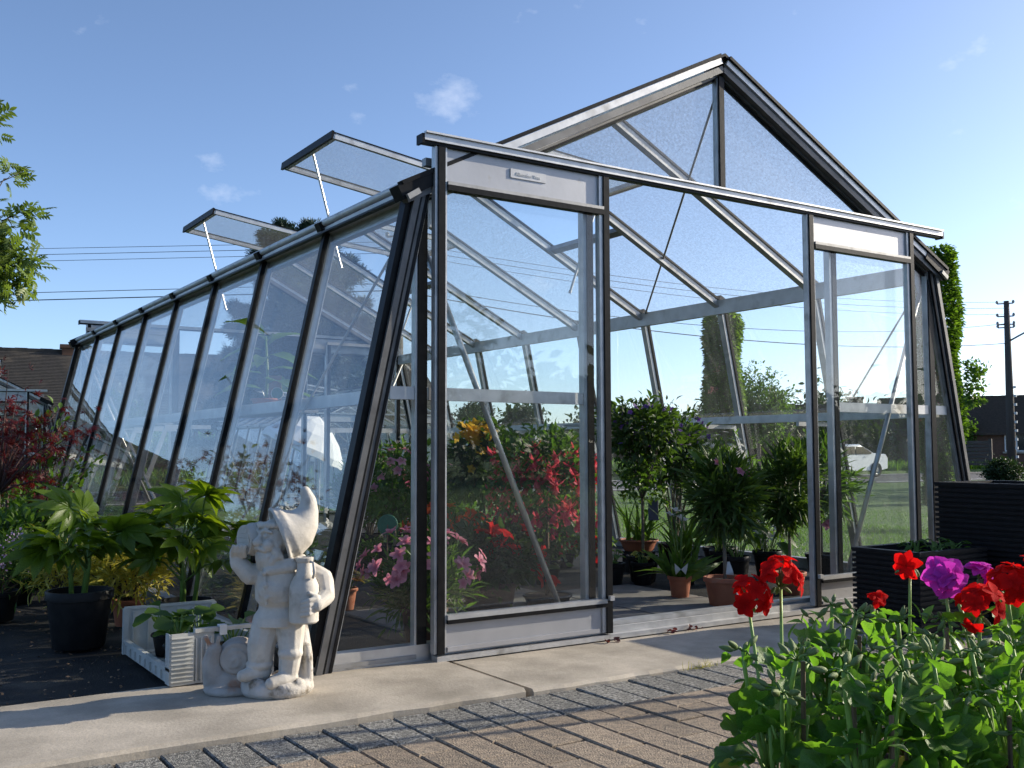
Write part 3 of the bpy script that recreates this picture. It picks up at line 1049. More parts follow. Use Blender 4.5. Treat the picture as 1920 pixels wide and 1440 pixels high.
# roof bars, panes, vents
VENT = {-1: (3, 6), 1: (2, 5)}
XV = .79
for s in (-1, 1):
    mm = m_l if s < 0 else m_r
    for i in range(1, NB):
        y = i * BAY
        a, b = roof_pt(s, y, .02), roof_pt(s, y, W + .02)
        mb = MB()
        mb.beam(a, b, .024, .044, mm, -.022)
        mb.beam(a, b, .046, .004, mm, -.044)
        mb.mat(1).beam(a, b, .038, .012, mm, .010)
        mb.build('roof_bar', ['alu', 'black'], GH)
        # black end cap standing up over the gutter
        c = roof_pt(s, y, W + .045, .020)
        MB().beam(c, c + Vector((-s * .10, 0, RS * .10)), .050, .040, mm).build('bar_cap', 'black', GH)
    for i in range(NB):
        y0, y1 = i * BAY + .012, (i + 1) * BAY - .012
        xa = .02
        if i in VENT[s]:
            xa = XV
            MB().beam(roof_pt(s, y0 - .012, XV), roof_pt(s, y1 + .012, XV), .05, .038, mm, -.016).build('vent_sill', 'alu_dull', GH)
        pane([roof_pt(s, y0, xa), roof_pt(s, y1, xa), roof_pt(s, y1, W + .03), roof_pt(s, y0, W + .03)], mm, 'roof_pane', 'glass_roof')
        if i in VENT[s]:
            # hinged at the ridge, propped well open
            yc, L = (y0 + y1) / 2, .91
            tip = Vector((s * .885, 0, 2.805)) if s < 0 else Vector((s * .86, 0, 2.62))
            hin = Vector((s * .035, 0, HR + .012))
            dv = (tip - hin).normalized()
            nv = Vector((-dv.z, 0, dv.x)) if s > 0 else Vector((dv.z, 0, -dv.x))
            if nv.z < 0:
                nv = -nv
            vent = bpy.data.objects.new('roof_vent', None)
            COL.objects.link(vent)
            vent.parent = GH
            Y0, Y1 = y0 - .022, y1 + .022
            H, T = hin, hin + dv * L
            mb = MB()
            for yy in (Y0, Y1):
                mb.mat(0).beam(H + Vector((0, yy, 0)), T + Vector((0, yy, 0)), .030, .034, nv)
                mb.mat(1).beam(H + Vector((0, yy, 0)), T + dv * .02 + Vector((0, yy, 0)), .036, .008, nv, .0215)
            mb.mat(0).beam(T + Vector((0, Y0 - .012, 0)), T + Vector((0, Y1 + .012, 0)), .034, .030, nv, -.002)
            mb.mat(1).beam(T + Vector((0, Y0 - .022, 0)) + dv * .02, T + Vector((0, Y1 + .022, 0)) + dv * .02, .016, .052, nv, .004)
            mb.mat(0).beam(H + Vector((0, Y0, 0)), H + Vector((0, Y1, 0)), .03, .03, nv)
            mb.build('vent_frame', ['alu', 'black'], vent)
            a, b = H + dv * .015, T - dv * .01
            pane([a + Vector((0, Y0 + .01, 0)), a + Vector((0, Y1 - .01, 0)), b + Vector((0, Y1 - .01, 0)), b + Vector((0, Y0 + .01, 0))], nv, 'vent_pane', 'glass_roof', vent)
            top = T - dv * .03 + Vector((0, yc, 0))
            low = Vector((s * .70, yc, 2.07)) if s < 0 else Vector((s * .64, yc, 1.90))
            mb = MB()
            mb.tube([top, low], .0085, 6)
            mb.tube([low, low + (low - top).normalized() * .02], .011, 6)
            mb.build('vent_stay', 'alu', vent)

# ridge
mb = MB()
mb.prism([(-.05, HR - .052), (.05, HR - .052), (.06, HR - .010), (0, HR + .022), (-.06, HR - .010)], 'y', .03, LEN - .03)
mb.mat(1).prism([(-.07, HR - .004), (0, HR + .0315), (.07, HR - .004), (.07, HR + .010), (0, HR + .046), (-.07, HR + .010)], 'y', -.06, LEN + .06)
mb.build('ridge_beam', ['alu', 'black'], GH)

# both gables: edge rafters
for gi, (yg, out) in enumerate(((0.0, -1), (LEN, 1))):
    for s in (-1, 1):
        mm = m_l if s < 0 else m_r
        xin = .012
        a, b = roof_pt(s, yg, xin), roof_pt(s, yg, W + .06)
        mb = MB()
        sh = Vector((0, out * .045, 0))
        mb.mat(0).beam(a + sh, b + sh, .020, .030, mm, .015)            # bright fascia
        mb.mat(1).beam(a + sh, b + sh, .042, .016, mm, .040)            # black top cap
        mb.mat(2).beam(a + sh * .55, b + sh * .55, .044, .030, mm, -.024)   # grey inner profile in two steps
        mb.mat(2).beam(a, b, .034, .010, mm, -.046)
        mb.mat(1).beam(a - sh * .1, b - sh * .1, .020, .010, mm, -.057)
        mb.build('gable_rafter', ['alu', 'black', 'alu_dark'], GH)

# corner posts following the splay
for yg, out in ((0.0, -1), (LEN, 1)):
    for s in (-1, 1):
        nn = n_l if s < 0 else n_r
        yv = Vector((0, out, 0))
        a, b = wall_pt(s, yg, .0), wall_pt(s, yg, HE + .02)
        inw = Vector((-s, 0, 0))
        mb = MB()
        mb.mat(1).beam(a, b, .050, .024, nn, .018)                     # black outer face
        mb.mat(2).beam(a + yv * .036, b + yv * .036, .014, .024, nn, -.007)   # alu strip
        mb.mat(1).beam(a + yv * .028, b + yv * .028, .020, .010, nn, -.0245)
        mb.mat(2).beam(a + yv * .020, b + yv * .020, .024, .016, nn, -.038)
        mb.mat(1).beam(a + yv * .024, b + yv * .024, .022, .012, nn, -.0525)
        mb.mat(0).beam(a + yv * .014, b + yv * .014, .016, .008, nn, -.063)
        mb.build('corner_post', ['alu_dull', 'black', 'alu_dark'], GH)
        # knuckle where gutter, rafter and post meet
        c = Vector((s * (W + .012), yg + out * .022, HE + .012))
        mb = MB()
        mb.beam(c + Vector((s * .07, 0, -.045)), c + Vector((-s * .12, 0, .062)), .075, .060, (0, 0, 1))
        mb.mat(1).beam(c + Vector((s * .045, out * .045, -.062)), c + Vector((-s * .005, out * .045, -.030)), .016, .022, (0, 0, 1))
        mb.build('corner_cap', ['black', 'alu_dull'], GH)


def rafter_z(x):
    return HR - RS * abs(x) - .06


def gable(yg, out):
    y = yg
    # fixed posts
    for s in (-1, 1):
        xp = s * 1.634
        mb = MB()
        mb.mat(1).box(xp - .020, y - .022, .062, xp + .020, y + .020, rafter_z(xp))
        mb.mat(0).box(xp - .030, y - .016, .062, xp - .0205, y + .016, rafter_z(xp))
        mb.build('gable_post', ['alu', 'black'], GH)
        xj = s * .808
        mb = MB()
        mb.mat(1).box(xj - .016, y - .022, .062, xj + .018, y + .022, 1.93)
        mb.mat(0).box(xj - .034, y - .018, .062, xj - .0165, y + .018, 1.93)
        mb.build('door_jamb', ['alu', 'black'], GH)
        # transom of the fixed lights
        for xa, xb in ((s * .83, s * 1.60), (s * 1.656, s * (W + KS * (HE - 1.025) - .075))):
            MB().box(min(xa, xb), y - .012, 1.000, max(xa, xb), y + .016, 1.050).build('transom', 'alu', GH)
        for za, zb in ((.066, .998), (1.052, 1.925)):
            x0, x1 = sorted((s * .826, s * 1.612))
            pane([(x0, y, za), (x1, y, za), (x1, y, zb), (x0, y, zb)], (0, 1, 0), 'fixed_pane', 'glass_gable')
        xo = s * 1.658
        pl = [(xo, y, .066), (s * (W + KS * (HE - .066) - .07), y, .066), (s * (W - .07 + .0), y, HE - .02), (xo, y, HE - .02)]
        if abs(W - .07) > 1.60:
            pl = [(xo, y, .066), (s * (W + KS * (HE - .066) - .085), y, .066), (xo + s * .004, y, 1.45), (xo, y, 1.45)]
        pane(pl, (0, 1, 0), 'corner_pane', 'glass_gable')
        # upper light of the gable
        zr0 = 2.04
        xr = (HR - .075 - zr0) / RS
        pane([(s * .022, y, zr0), (s * xr, y, zr0), (s * .022, y, HR - .085)], (0, 1, 0), 'gable_pane', 'glass_frost')
        # wind brace across the fixed light
        MB().tube([(s * 1.66, y - out * .045, 1.76), (s * .905, y - out * .045, .07)], .013, 8).build('wind_brace', 'alu', GH, True)
        MB().prism([(s * 1.60, HE - .03), (s * 1.60, HE - .17), (s * 1.51, HE + .015)], 'y', y - out * .026, y - out * .023).build('gusset', 'alu', GH)
        MB().box(min(s * .79, s * 1.62), y - .016, 1.931, max(s * .79, s * 1.62), y + .016, 1.962).build('head_rail', 'alu_dull', GH)
    mb = MB()
    mb.mat(1).box(-.014, y - .030, 2.03, .018, y + .010, HR - .06)
    mb.mat(0).box(-.022, y - .020, 2.03, -.0145, y + .010, HR - .07)
    mb.build('king_post', ['alu', 'black'], GH)


gable(0.0, -1)
gable(LEN, 1)
# wind bracing rods
for a, b in (((.10, .10, 2.60), (1.62, 2.42, HE + .02)), ((-.10, LEN - .1, 2.60), (-1.62, LEN - 2.42, HE + .02))):
    MB().tube([a, b], .007, 6).build('brace_rod', 'alu_dull', GH)
MB().tube([wall_pt(-1, .05, 1.75, -.05), wall_pt(-1, 1.63, .10, -.05)], .006, 6).build('brace_rod', 'alu', GH)
MB().tube([wall_pt(-1, LEN - .05, 1.80, -.05), wall_pt(-1, 1.66, .10, -.05)], .010, 6).build('brace_rod', 'alu', GH)
MB().tube([wall_pt(1, .05, 1.75, -.05), wall_pt(1, 1.63, .10, -.05)], .006, 6).build('brace_rod', 'alu', GH)

# sliding-door rail and doors, front and rear
RAILZ = 2.025


def door_set(yg, out, plate):
    yy = yg + out * .060
    mb = MB()
    lo, hi = sorted((yy - out * .020, yy + out * .030))
    mb.mat(0).box(-1.664, lo, RAILZ - .016, 1.664, hi, RAILZ + .010)
    lo2, hi2 = sorted((yy + out * .018, yy + out * .040))
    mb.box(-1.662, lo2, RAILZ + .0105, 1.662, hi2, RAILZ + .018)
    lo3, hi3 = sorted((yy - out * .012, yy + out * .022))
    mb.mat(1).box(-1.660, lo3, RAILZ - .027, 1.660, hi3, RAILZ - .0165)
    for s in (-1, 1):
        mb.box(min(s * 1.6645, s * 1.675), lo, RAILZ - .030, max(s * 1.6645, s * 1.675), hi, RAILZ + .008)
    mb.build('door_rail', ['alu', 'black'], GH)
    mb = MB()
    lo, hi = sorted((yy - out * .024, yy + out * .022))
    mb.box(-1.60, lo, .000, 1.60, hi, .020)
    mb.box(-1.60, min(yy - .012 * out, yy - .026 * out), .0205, 1.60, max(yy - .012 * out, yy - .026 * out), .046)
    mb.build('door_track', 'alu', GH)
    for x0 in (-1.583, .567):
        d = bpy.data.objects.new('sliding_door', None)
        COL.objects.link(d)
        d.parent = GH
        x1 = x0 + .822
        for xs_ in (x0, x1):
            mb = MB()
            fa, fb2 = sorted((yy - out * .018, yy + out * .022))
            mb.mat(1).box(xs_ - .014, fa, .026, xs_ + .016, fb2, RAILZ - .028)
            fa, fb2 = sorted((yy - out * .016, yy + out * .014))
            if xs_ == x0:
                mb.mat(0).box(xs_ + .0165, fa, .030, xs_ + .027, fb2, RAILZ - .028)
                mb.box(xs_ - .026, fa, .030, xs_ - .0145, fb2, RAILZ - .028)
            else:
                mb.mat(0).box(xs_ - .034, fa, .030, xs_ - .0145, fb2, RAILZ - .028)
            mb.build('stile', ['alu', 'black'], d)
        xa, xb = x0 + .0275, x1 - .0345
        fa, fb2 = sorted((yy - out * .006, yy + out * .004))
        MB().box(xa, fa, 1.862, xb, fb2, RAILZ - .028).build('header_panel', 'panel', d)
        fa, fb2 = sorted((yy - out * .006, yy + out * .006))
        mb = MB().box(xa, fa, .028, xb, fb2, .138)
        fc, fd = sorted((yy + out * .0065, yy + out * .020))
        mb.box(xa + .002, fc, .034, xb - .02, fd, .050)
        mb.build('kick_panel', 'panel', d)
        fa, fb2 = sorted((yy - out * .014, yy + out * .026))
        mb = MB()
        mb.mat(1).box(xa, fa, .1385, xb + .02, fb2, .154)
        mb.mat(0).box(xa, fa, .1545, xb + .02, fb2 - (.006 if out < 0 else -.0) if False else fb2, .172)
        mb.build('lower_bar', ['alu', 'black'], d)
        fa, fb2 = sorted((yy - out * .014, yy + out * .024))
        mb = MB()
        mb.mat(1).box(xa, fa, 1.826, xb + .02, fb2, 1.848)
        mb.mat(0).box(xa, fa, 1.8485, xb + .02, fb2, 1.8615)
        mb.build('upper_bar', ['alu_dull', 'black'], d)
        pane([(xa, yy, .172), (xb, yy, .172), (xb, yy, 1.826), (xa, yy, 1.826)], (0, 1, 0), 'door_pane', 'glass_door', d)
        # handle block on the closing stile
        hx = x1 if x0 < 0 else x0
        fa, fb2 = sorted((yy + out * .0225, yy + out * .040))
        MB().box(hx - .010, fa, .165, hx + .012, fb2, .185).build('stop_block', 'alu', d)
    if plate:
        py_ = yy + out * .0045
        lo, hi = sorted((py_, py_ + out * .004))
        pl = MB().box(-1.252, lo, 1.924, -1.075, hi, 1.962).build('name_plate', 'plate_alu', GH)
        cu = bpy.data.curves.new('lettering', 'FONT')
        cu.body = 'Allsonder Vett'
        cu.size = .021
        cu.extrude = .0008
        cu.align_x = 'CENTER'
        tmp = bpy.data.objects.new('lettering_curve', cu)
        COL.objects.link(tmp)
        lm_ = bpy.data.meshes.new_from_object(tmp.evaluated_get(bpy.context.evaluated_depsgraph_get()))
        bpy.data.objects.remove(tmp)
        lm_.materials.clear()
        lm_.materials.append(MATS['letter_light'])
        t = link('lettering', lm_, pl)
        t.location = (-1.166, py_ + out * .0052, 1.935)
        t.rotation_euler = (math.pi / 2, 0, 0)


door_set(0.0, -1, True)
door_set(LEN, 1, False)

# shelf in the far left part with its board
for s, ya, yb in ((-1, 1.45, 2.45), (-1, 4.2, 6.4), (1, 2.6, 3.25)):
    x0 = s * (W + KS * (HE - 1.0) - .12)
    x1 = x0 - s * .28
    MB().box(min(x0, x1), ya, 1.000, max(x0, x1), yb, 1.014).build('shelf_board', 'alu_dull', GH)

# ------------------------------------------------------------------ beyond the greenhouse
def scaled_copy(src, label, cat, loc, rz, sc):
    c = copy_tree(src)
    c.location = loc
    c.rotation_euler = (0, 0, rz)
    c.scale = (sc, sc, sc)
    for ch in list(c.children):
        if ch.name.split('.')[0] == 'name_plate':
            for g2 in list(ch.children):
                bpy.data.objects.remove(g2)
            bpy.data.objects.remove(ch)
    return tag(c, label, cat)


scaled_copy(GH, 'smaller glass greenhouse standing behind the rear gable of the big one', 'greenhouse', (4.6, 12.9, ground_z(4.6, 13)), 0, 0.80)
bx_, by_ = bearing(3.6, 16.5)
scaled_copy(GH, 'glass greenhouse at the left edge behind the red maple', 'greenhouse', (bx_, by_, ground_z(bx_, by_)), math.radians(-8), 0.92)


def house(name, label, loc, rz, L, D, eave, ridge, wall, roof, windows=(), doors=(), chimneys=(), dormers=(), over=.35, hip=0.0):
    """long house: ridge along local x, front face at local y = -D/2"""
    t = thing(name, label, 'house', loc, rz)
    h = D / 2
    mb = MB()
    mb.prism([(-h, 0), (h, 0), (h, eave), (0, ridge - .12), (-h, eave)], 'x', -L / 2, L / 2)
    mb.build('wall', wall, t)
    mb = MB()
    sl = (ridge - eave) / h
    ze = eave - sl * over
    for s in (-1, 1):
        v = [(-L / 2 - .3, s * (h + over), ze), (L / 2 + .3, s * (h + over), ze), (L / 2 + .3 - hip, 0, ridge), (-L / 2 - .3 + hip, 0, ridge)]
        v2 = [(a, b, c + .14) for a, b, c in v]
        f = [(0, 1, 2, 3), (7, 6, 5, 4), (0, 4, 5, 1), (1, 5, 6, 2), (2, 6, 7, 3), (3, 7, 4, 0)]
        mb.add(v + v2, f)
        # tile courses as small steps
        nc = 46
        for k in range(1, nc):
            q = k / nc
            y = s * (h + over) * (1 - q)
            z = ze + (ridge - ze) * q + .14
            mb.box(-L / 2 - .3 + hip * q, min(y, y + s * .05), z - .03, L / 2 + .3 - hip * q, max(y, y + s * .05), z + .005)
    for k in range(int(L / .45)):
        x = -L / 2 - .2 + hip + k * .45
        if x < L / 2 - hip:
            mb.box(x, -.14, ridge + .06, x + .449, .14, ridge + .20 + .012 * (k % 2))
    ro = mb.build('roof', roof, t)
    for (cx, cw, ch) in chimneys:
        c = MB().box(cx - cw / 2, -.3, ridge - .3, cx + cw / 2, .3, ridge + ch)
        c.box(cx - cw / 2 - .08, -.38, ridge + ch + .001, cx + cw / 2 + .08, .38, ridge + ch + .14)
        c.build('chimney', wall, ro)
    for (wx, wz, ww, wh) in windows:
        w = MB()
        y = -h - .03
        for a in ((wx - ww / 2, wz, wx - ww / 2 + .07, wz + wh), (wx + ww / 2 - .07, wz, wx + ww / 2, wz + wh), (wx - .035, wz + .071, wx + .035, wz + wh - .071),
                  (wx - ww / 2 + .071, wz, wx + ww / 2 - .071, wz + .07), (wx - ww / 2 + .071, wz + wh - .07, wx + ww / 2 - .071, wz + wh)):
            w.box(a[0], y - .04, a[1], a[2], y + .05, a[3])
        wo = w.build('window', 'white_paint', t)
        MB().box(wx - ww / 2 + .07, -h - .025, wz + .07, wx + ww / 2 - .07, -h - .005, wz + wh - .07).build('pane', 'window_dark', wo)
        MB().box(wx - ww / 2 - .1, -h - .14, wz - .1, wx + ww / 2 + .1, -h, wz - .002).build('sill', 'concrete', wo)
    for (dx, dw, dh) in doors:
        d = MB().box(dx - dw / 2, -h - .05, 0, dx + dw / 2, -h + .02, dh).build('door', 'fence_wood', t)
        MB().box(dx + dw / 2 - .16, -h - .10, dh * .48, dx + dw / 2 - .10, -h - .051, dh * .48 + .12).build('handle', 'grey_metal', d)
    for (dx, dw, dz, dh, yf) in dormers:
        d = MB()
        d.prism([(dx - dw / 2, dz), (dx + dw / 2, dz), (dx + dw / 2, dz + dh * .62), (dx, dz + dh), (dx - dw / 2, dz + dh * .62)], 'y', -h - yf, -h + 1.8)
        do = d.build('dormer', wall, t)
        for s in (-1, 1):
            MB().add([(dx, -h - yf - .15, dz + dh + .02), (dx + s * (dw / 2 + .15), -h - yf - .15, dz + dh * .56), (dx + s * (dw / 2 + .15), -h + 2, dz + dh * .56), (dx, -h + 2, dz + dh + .02),
                      (dx, -h - yf - .15, dz + dh + .14), (dx + s * (dw / 2 + .15), -h - yf - .15, dz + dh * .56 + .12), (dx + s * (dw / 2 + .15), -h + 2, dz + dh * .56 + .12), (dx, -h + 2, dz + dh + .14)],
                     [(0, 1, 2, 3), (7, 6, 5, 4), (0, 4, 5, 1), (1, 5, 6, 2), (2, 6, 7, 3), (3, 7, 4, 0)]).build('dormer_roof', roof, do)
        MB().box(dx - .55, -h - yf - .04, dz + .3, dx + .55, -h - yf + .03, dz + 1.4).build('window', 'white_paint', do)
        for s in (-.27, .27):
            MB().box(dx + s - .2, -h - yf - .055, dz + .40, dx + s + .2, -h - yf - .041, dz + 1.3).build('pane', 'window_dark', do)
    return t


p = bearing(9.0, 44)
house('bungalow', 'long bungalow with a dark brown tiled roof and square chimney', (*p, -.36), math.radians(-9), 30, 9, 2.3, 5.0, 'brick', 'rooftile',
      windows=((-4.6, .9, 1.6, 1.4), (-8.5, .9, 1.6, 1.4), (1.2, .9, 1.8, 1.4), (4.2, .9, 1.4, 1.4), (9, .9, 1.6, 1.4)), doors=((-1.2, 1.1, 2.2),), chimneys=((.70, .55, .25), (9, .6, .3)))
p = bearing(57.2, 66)
house('brick_house', 'dark roofed brick house with a gabled dormer beside the utility pole', (*p, -.1), math.radians(-57), 9.0, 7, 1.9, 3.85, 'brick', 'rooftile_dark',
      windows=((2.6, .8, 1.2, 1.2),), doors=((-3.2, 1.0, 2.1),), dormers=((-1.35, 1.8, 1.1, 1.9, .12),))
p = bearing(61.5, 74)
house('farm_shed', 'grey roofed low house at the far right behind the brick one', (*p, -.1), math.radians(-60), 6, 6, 2.2, 3.9, 'brick', 'grey_metal', windows=((-1, .8, 1, 1.1),))
p = bearing(51.2, 78)
house('farmhouse', 'long low dark roofed farmhouse with a chimney seen through the door glass', (*p, -.1), math.radians(-50), 15, 8, 2.0, 4.05, 'brick_dark', 'rooftile_dark',
      windows=((-4, .8, 1.2, 1.2), (0, .8, 1.2, 1.2), (4, .8, 1.2, 1.2)), doors=((2, 1.0, 2.0),), chimneys=((1.0, 1.1, .55),))

# board fence in front of the brick house
fx0 = Vector((*bearing(54.4, 57.5), -.1))
fx1 = Vector((*bearing(58.4, 56.5), -.1))
fe = thing('board_fence', 'weathered horizontal board fence below the brick house', 'fence', fx0, math.atan2(fx1.y - fx0.y, fx1.x - fx0.x))
fl = (fx1 - fx0).length
for i in range(4):
    x = i * fl / 3
    MB().box(x - .07, -.07, -.1, x + .07, .07, 1.45).build('post', 'fence_wood', fe)
for i in range(3):
    for k in range(7):
        MB().box(i * fl / 3 + .071, -.02, .12 + k * .18, (i + 1) * fl / 3 - .071, .02, .27 + k * .18).build('board', 'fence_wood', fe)

# utility poles and wires
PR = Vector((43.96, 24.61, -.2))


def util_pole(base, h, label, lamp):
    t = thing('utility_pole', label, 'pole', base, 0)
    o = MB().tube([(0, 0, -.3), (0, 0, h * .5), (0, 0, h)], [.22, .175, .125], 12).build('pole', 'pole_wood', t, True)
    for k in range(9):
        zz = .6 + k * .42
        MB().box(-.02, -.33, zz, .05, -.20, zz + .12).build('step', 'paper_white', t)
    d = Vector((.53, -.85, 0))
    for zz in (h - .12, h - .75, h - 1.3, h - 2.05 + .9):
        a = MB().tube([Vector((0, 0, zz)) - d * .42, Vector((0, 0, zz)) + d * .3], .035, 6)
        for q in (-.42, .3):
            a.lathe([(.02, 0), (.06, .02), (.07, .10), (.03, .16)], 8, tuple(Vector((0, 0, zz)) + d * q))
        a.build('insulator_arm', 'grey_metal', t)
    if lamp:
        pts = []
        for k in range(8):
            q = k / 7
            pts.append(Vector((0, 0, h - 1.95 + .95 * math.sin(q * 1.45))) + d * (0.1 + 2.4 * q))
        MB().tube(pts, .045, 8).build('lamp_arm', 'grey_metal', t, True)
        e = pts[-1]
        MB().ball(e + d * .3, (.32, .16, .09), 12, 8, Matrix.Rotation(math.atan2(d.y, d.x), 3, 'Z')).build('lamp_head', 'grey_metal', t, True)
    return t


util_pole(PR, 8.25, 'dark utility pole with a curved lamp arm near the right edge', True)


def wire(a, b, sag, r, label):
    pts = []
    for i in range(33):
        t = i / 32
        p_ = Vector(a).lerp(Vector(b), t)
        p_.z -= sag * 4 * t * (1 - t)
        pts.append(p_)
    tag(MB().tube(pts, r, 5).build('overhead_wire', 'wire'), label, 'wire', 'overhead wires')


PM = Vector((*bearing(27.0, 33.2), -.36))
util_pole(PM, 8.3, 'utility pole behind the smaller greenhouse, seen through the corner panes', False)
PLf = Vector((-1.84, 39.5, -.36))
util_pole(PLf, 9.3, 'utility pole beyond the left edge carrying the wires', False)
kx = .231       # where the left span enters the view
for zl, zm, zr, sag, r, lab in ((6.15, 6.02, 5.98, .8, .018, 'lowest and thickest overhead wire'), (6.42, 6.25, 6.95, .9, .012, 'second lowest overhead wire just above the thick one'),
                                (7.55, 7.25, 7.40, .6, .009, 'third overhead wire counted from the lowest'), (7.78, 7.45, 7.70, .6, .010, 'fourth overhead wire counted from the lowest'),
                                (8.00, 7.62, 8.00, .6, .009, 'topmost overhead wire of the bundle')):
    z0 = (zl - zm * kx) / (1 - kx)
    wire((PLf.x, PLf.y, z0), (PM.x, PM.y, zm), .0, r, lab + ', left span')
    wire((PM.x, PM.y, zm), (PR.x, PR.y, zr), sag, r, lab + ', right span')

# trees ------------------------------------------------------------------
def tree_limbs(t, trunk_h, r0, centers, rng, mat='bark', base=(0, 0, 0), k=40):
    mb = MB()
    b = Vector(base)
    top = b + Vector((rng.normal() * .05 * trunk_h, rng.normal() * .05 * trunk_h, trunk_h))
    mb.tube([b - Vector((0, 0, .2)), b.lerp(top, .5) + Vector((rng.normal() * .03, rng.normal() * .03, 0)), top], [r0 * 1.25, r0 * .9, r0 * .6], 9)
    mb.build('trunk', mat, t, True)
    idx = rng.permutation(len(centers))[:k]
    return twigs('limbs', t, mat, tuple(b.lerp(top, .8)), [centers[i] for i in idx], r0 * .33, r0 * .05, rng, .10, 5, 5)


# clipped columns of hornbeam
for (deg, dist, h, rad, label, seed) in ((45.07, 24.5, 4.35, .40, 'tall clipped leafy column seen through the greenhouse door opening', 1),
                                         (56.0, 24.0, 5.55, .46, 'tall clipped leafy column just outside the right corner post', 2)):
    rng = np.random.default_rng(seed)
    p = bearing(deg, dist)
    t = thing('column_tree', label, 'tree', (*p, ground_z(*p)), 0, 'clipped column trees')
    n = 16000
    th = rng.random(n) * 2 * np.pi
    z = rng.random(n) * h
    lump = 1 + .12 * np.sin(z * 3.1 + seed) + .09 * np.sin(th * 3 + z * 2.3)
    taper = np.clip((h - z) / .5, 0, 1) ** .4 * .28 + .72
    rr = rad * np.sqrt(rng.uniform(.35, 1, n)) * lump * taper * np.where(z < .8, .6, 1)
    P = np.stack([rr * np.cos(th), rr * np.sin(th), z], 1)
    outd = np.stack([np.cos(th), np.sin(th), np.zeros(n)], 1)
    V, F, R_ = scatter(T_OVAL, P, outd + rng.normal(size=(n, 3)) * .5 + [0, 0, .25], rng.normal(size=(n, 3)) * .5 + [0, 0, 1], rng.uniform(.07, .15, n), rng.random(n))
    tag(link('crown', np_mesh('crown', V, F, 'lf_hornbeam', R_, True), t), kind='stuff')
    MB().tube([(0, 0, -.1), (0, 0, h * .5), (0, 0, h * .92)], [.11, .08, .03], 8).build('trunk', 'bark', t, True)

# cedar behind the far gable: level tiers of branches
rng = np.random.default_rng(7)
p = bearing(21.55, 29)
ct = thing('cedar_tree', 'blue green cedar with level tiers rising behind the greenhouse', 'tree', (*p, -.35))
MB().tube([(0, 0, -.2), (.05, 0, 3), (-.03, .05, 5.4), (0, 0, 7.3)], [.26, .2, .11, .02], 9).build('trunk', 'bark', ct, True)
CP, CA = [], []
lm = MB()
for k in range(74):
    z = 1.0 + 6.1 * (k / 74) + rng.normal() * .08
    q = (z - .6) / 6.9
    L = (1 - q) ** .62 * 3.35 * rng.uniform(.7, 1.12) + .12
    a = k * 2.399 + rng.normal() * .3
    d = np.array([math.cos(a), math.sin(a), .10 + .5 * q * q])
    d2 = np.array([-math.sin(a), math.cos(a), 0])
    lm.tube([(0, 0, z), tuple(np.array([0, 0, z]) + d * L * .6), tuple(np.array([0, 0, z - .05 * L]) + d * L)], [.05 * (1 - q) + .012, .025 * (1 - q) + .008, .006], 5)
    m = int(60 + 190 * L)
    tpos = rng.random(m) ** .7
    wid = .42 * L * (1 - tpos * .75) * .8
    base = np.array([0, 0, z]) + d[None, :] * (L * tpos)[:, None] + d2[None, :] * (rng.uniform(-1, 1, m) * wid)[:, None]
    base[:, 2] += rng.normal(size=m) * .06 - .03 * (tpos * L) ** 2 * .4
    CP.append(base)
    CA.append(d[None, :] * .7 + d2[None, :] * rng.uniform(-1, 1, m)[:, None] + rng.normal(size=(m, 3)) * .35 + [0, 0, .15])
lm.build('limbs', 'bark', ct, True)
CP, CA = np.concatenate(CP), np.concatenate(CA)
rp = np.repeat(CP, 3, 0) + rng.normal(size=(len(CP) * 3, 3)) * .06
ra = np.repeat(CA, 3, 0) + rng.normal(size=(len(CP) * 3, 3)) * .55
T_SPRAY = combine([(rotz(T_NEEDLE[0] * [.55, 1, 1], a), T_NEEDLE[1]) for a in (-.75, -.3, .3, .75)])
V, F, R_ = scatter(T_SPRAY, rp, ra, rng.normal(size=rp.shape) * .4 + [0, 0, 1], rng.uniform(.11, .26, len(rp)), rng.random(len(rp)))
tag(link('crown', np_mesh('crown', V, F, 'lf_cedar', R_), ct), kind='stuff')


def leafy_tree(name, label, loc, h, crown_c, crown_r, ncl, nl, cr, size, mat, seed, trunk_r=.12, group=None, T=T_OVAL, hollow=.35, limbs=30, trunk_h=None):
    rng = np.random.default_rng(seed)
    t = thing(name, label, 'tree', loc, 0, group)
    o, cen = foliage('crown', t, mat, T, rng, crown_c, crown_r, ncl, nl, cr, size, hollow)
    tree_limbs(t, trunk_h or crown_c[2] * .8, trunk_r, cen, rng, k=limbs)
    return t


p = bearing(46.9, 45)
leafy_tree('young_tree', 'small round leafy tree beside the nearer leafy column, across the road', (*p, -.1), 4, (0, 0, 2.7), (1.35, 1.35, 1.5), 60, 110, .22, .16, 'lf_mid', 21, .09)
for deg, dist, h, w, seed, lab in ((31.4, 80, 4.7, 1.2, 31, 'dark conifer on the skyline, left one of the pair behind the door glass'), (34.05, 80, 4.5, 1.25, 32, 'dark conifer on the skyline, right one of the pair behind the door glass')):
    p = bearing(deg, dist)
    leafy_tree('skyline_conifer', lab, (*p, -.1), h, (0, 0, h * .62), (w, w, h * .38), 60, 80, .28, .30, 'lf_conifer', seed, .16, 'skyline conifers', limbs=14)
p = bearing(55.35, 23.0)
leafy_tree('young_shrub_tree', 'thin young tree sprouting beside the leafy column at the right', (*p, ground_z(*p)), 3, (.55, -.8, 2.55), (.16, .16, .55), 16, 34, .07, .10, 'lf_mid', 41, .03, limbs=10, trunk_h=1.6)
p = bearing(59.0, 39)
rng = np.random.default_rng(44)
sh = thing('round_shrub', 'dark rounded shrub at the roadside below the utility pole', 'shrub', (*p, -.35))
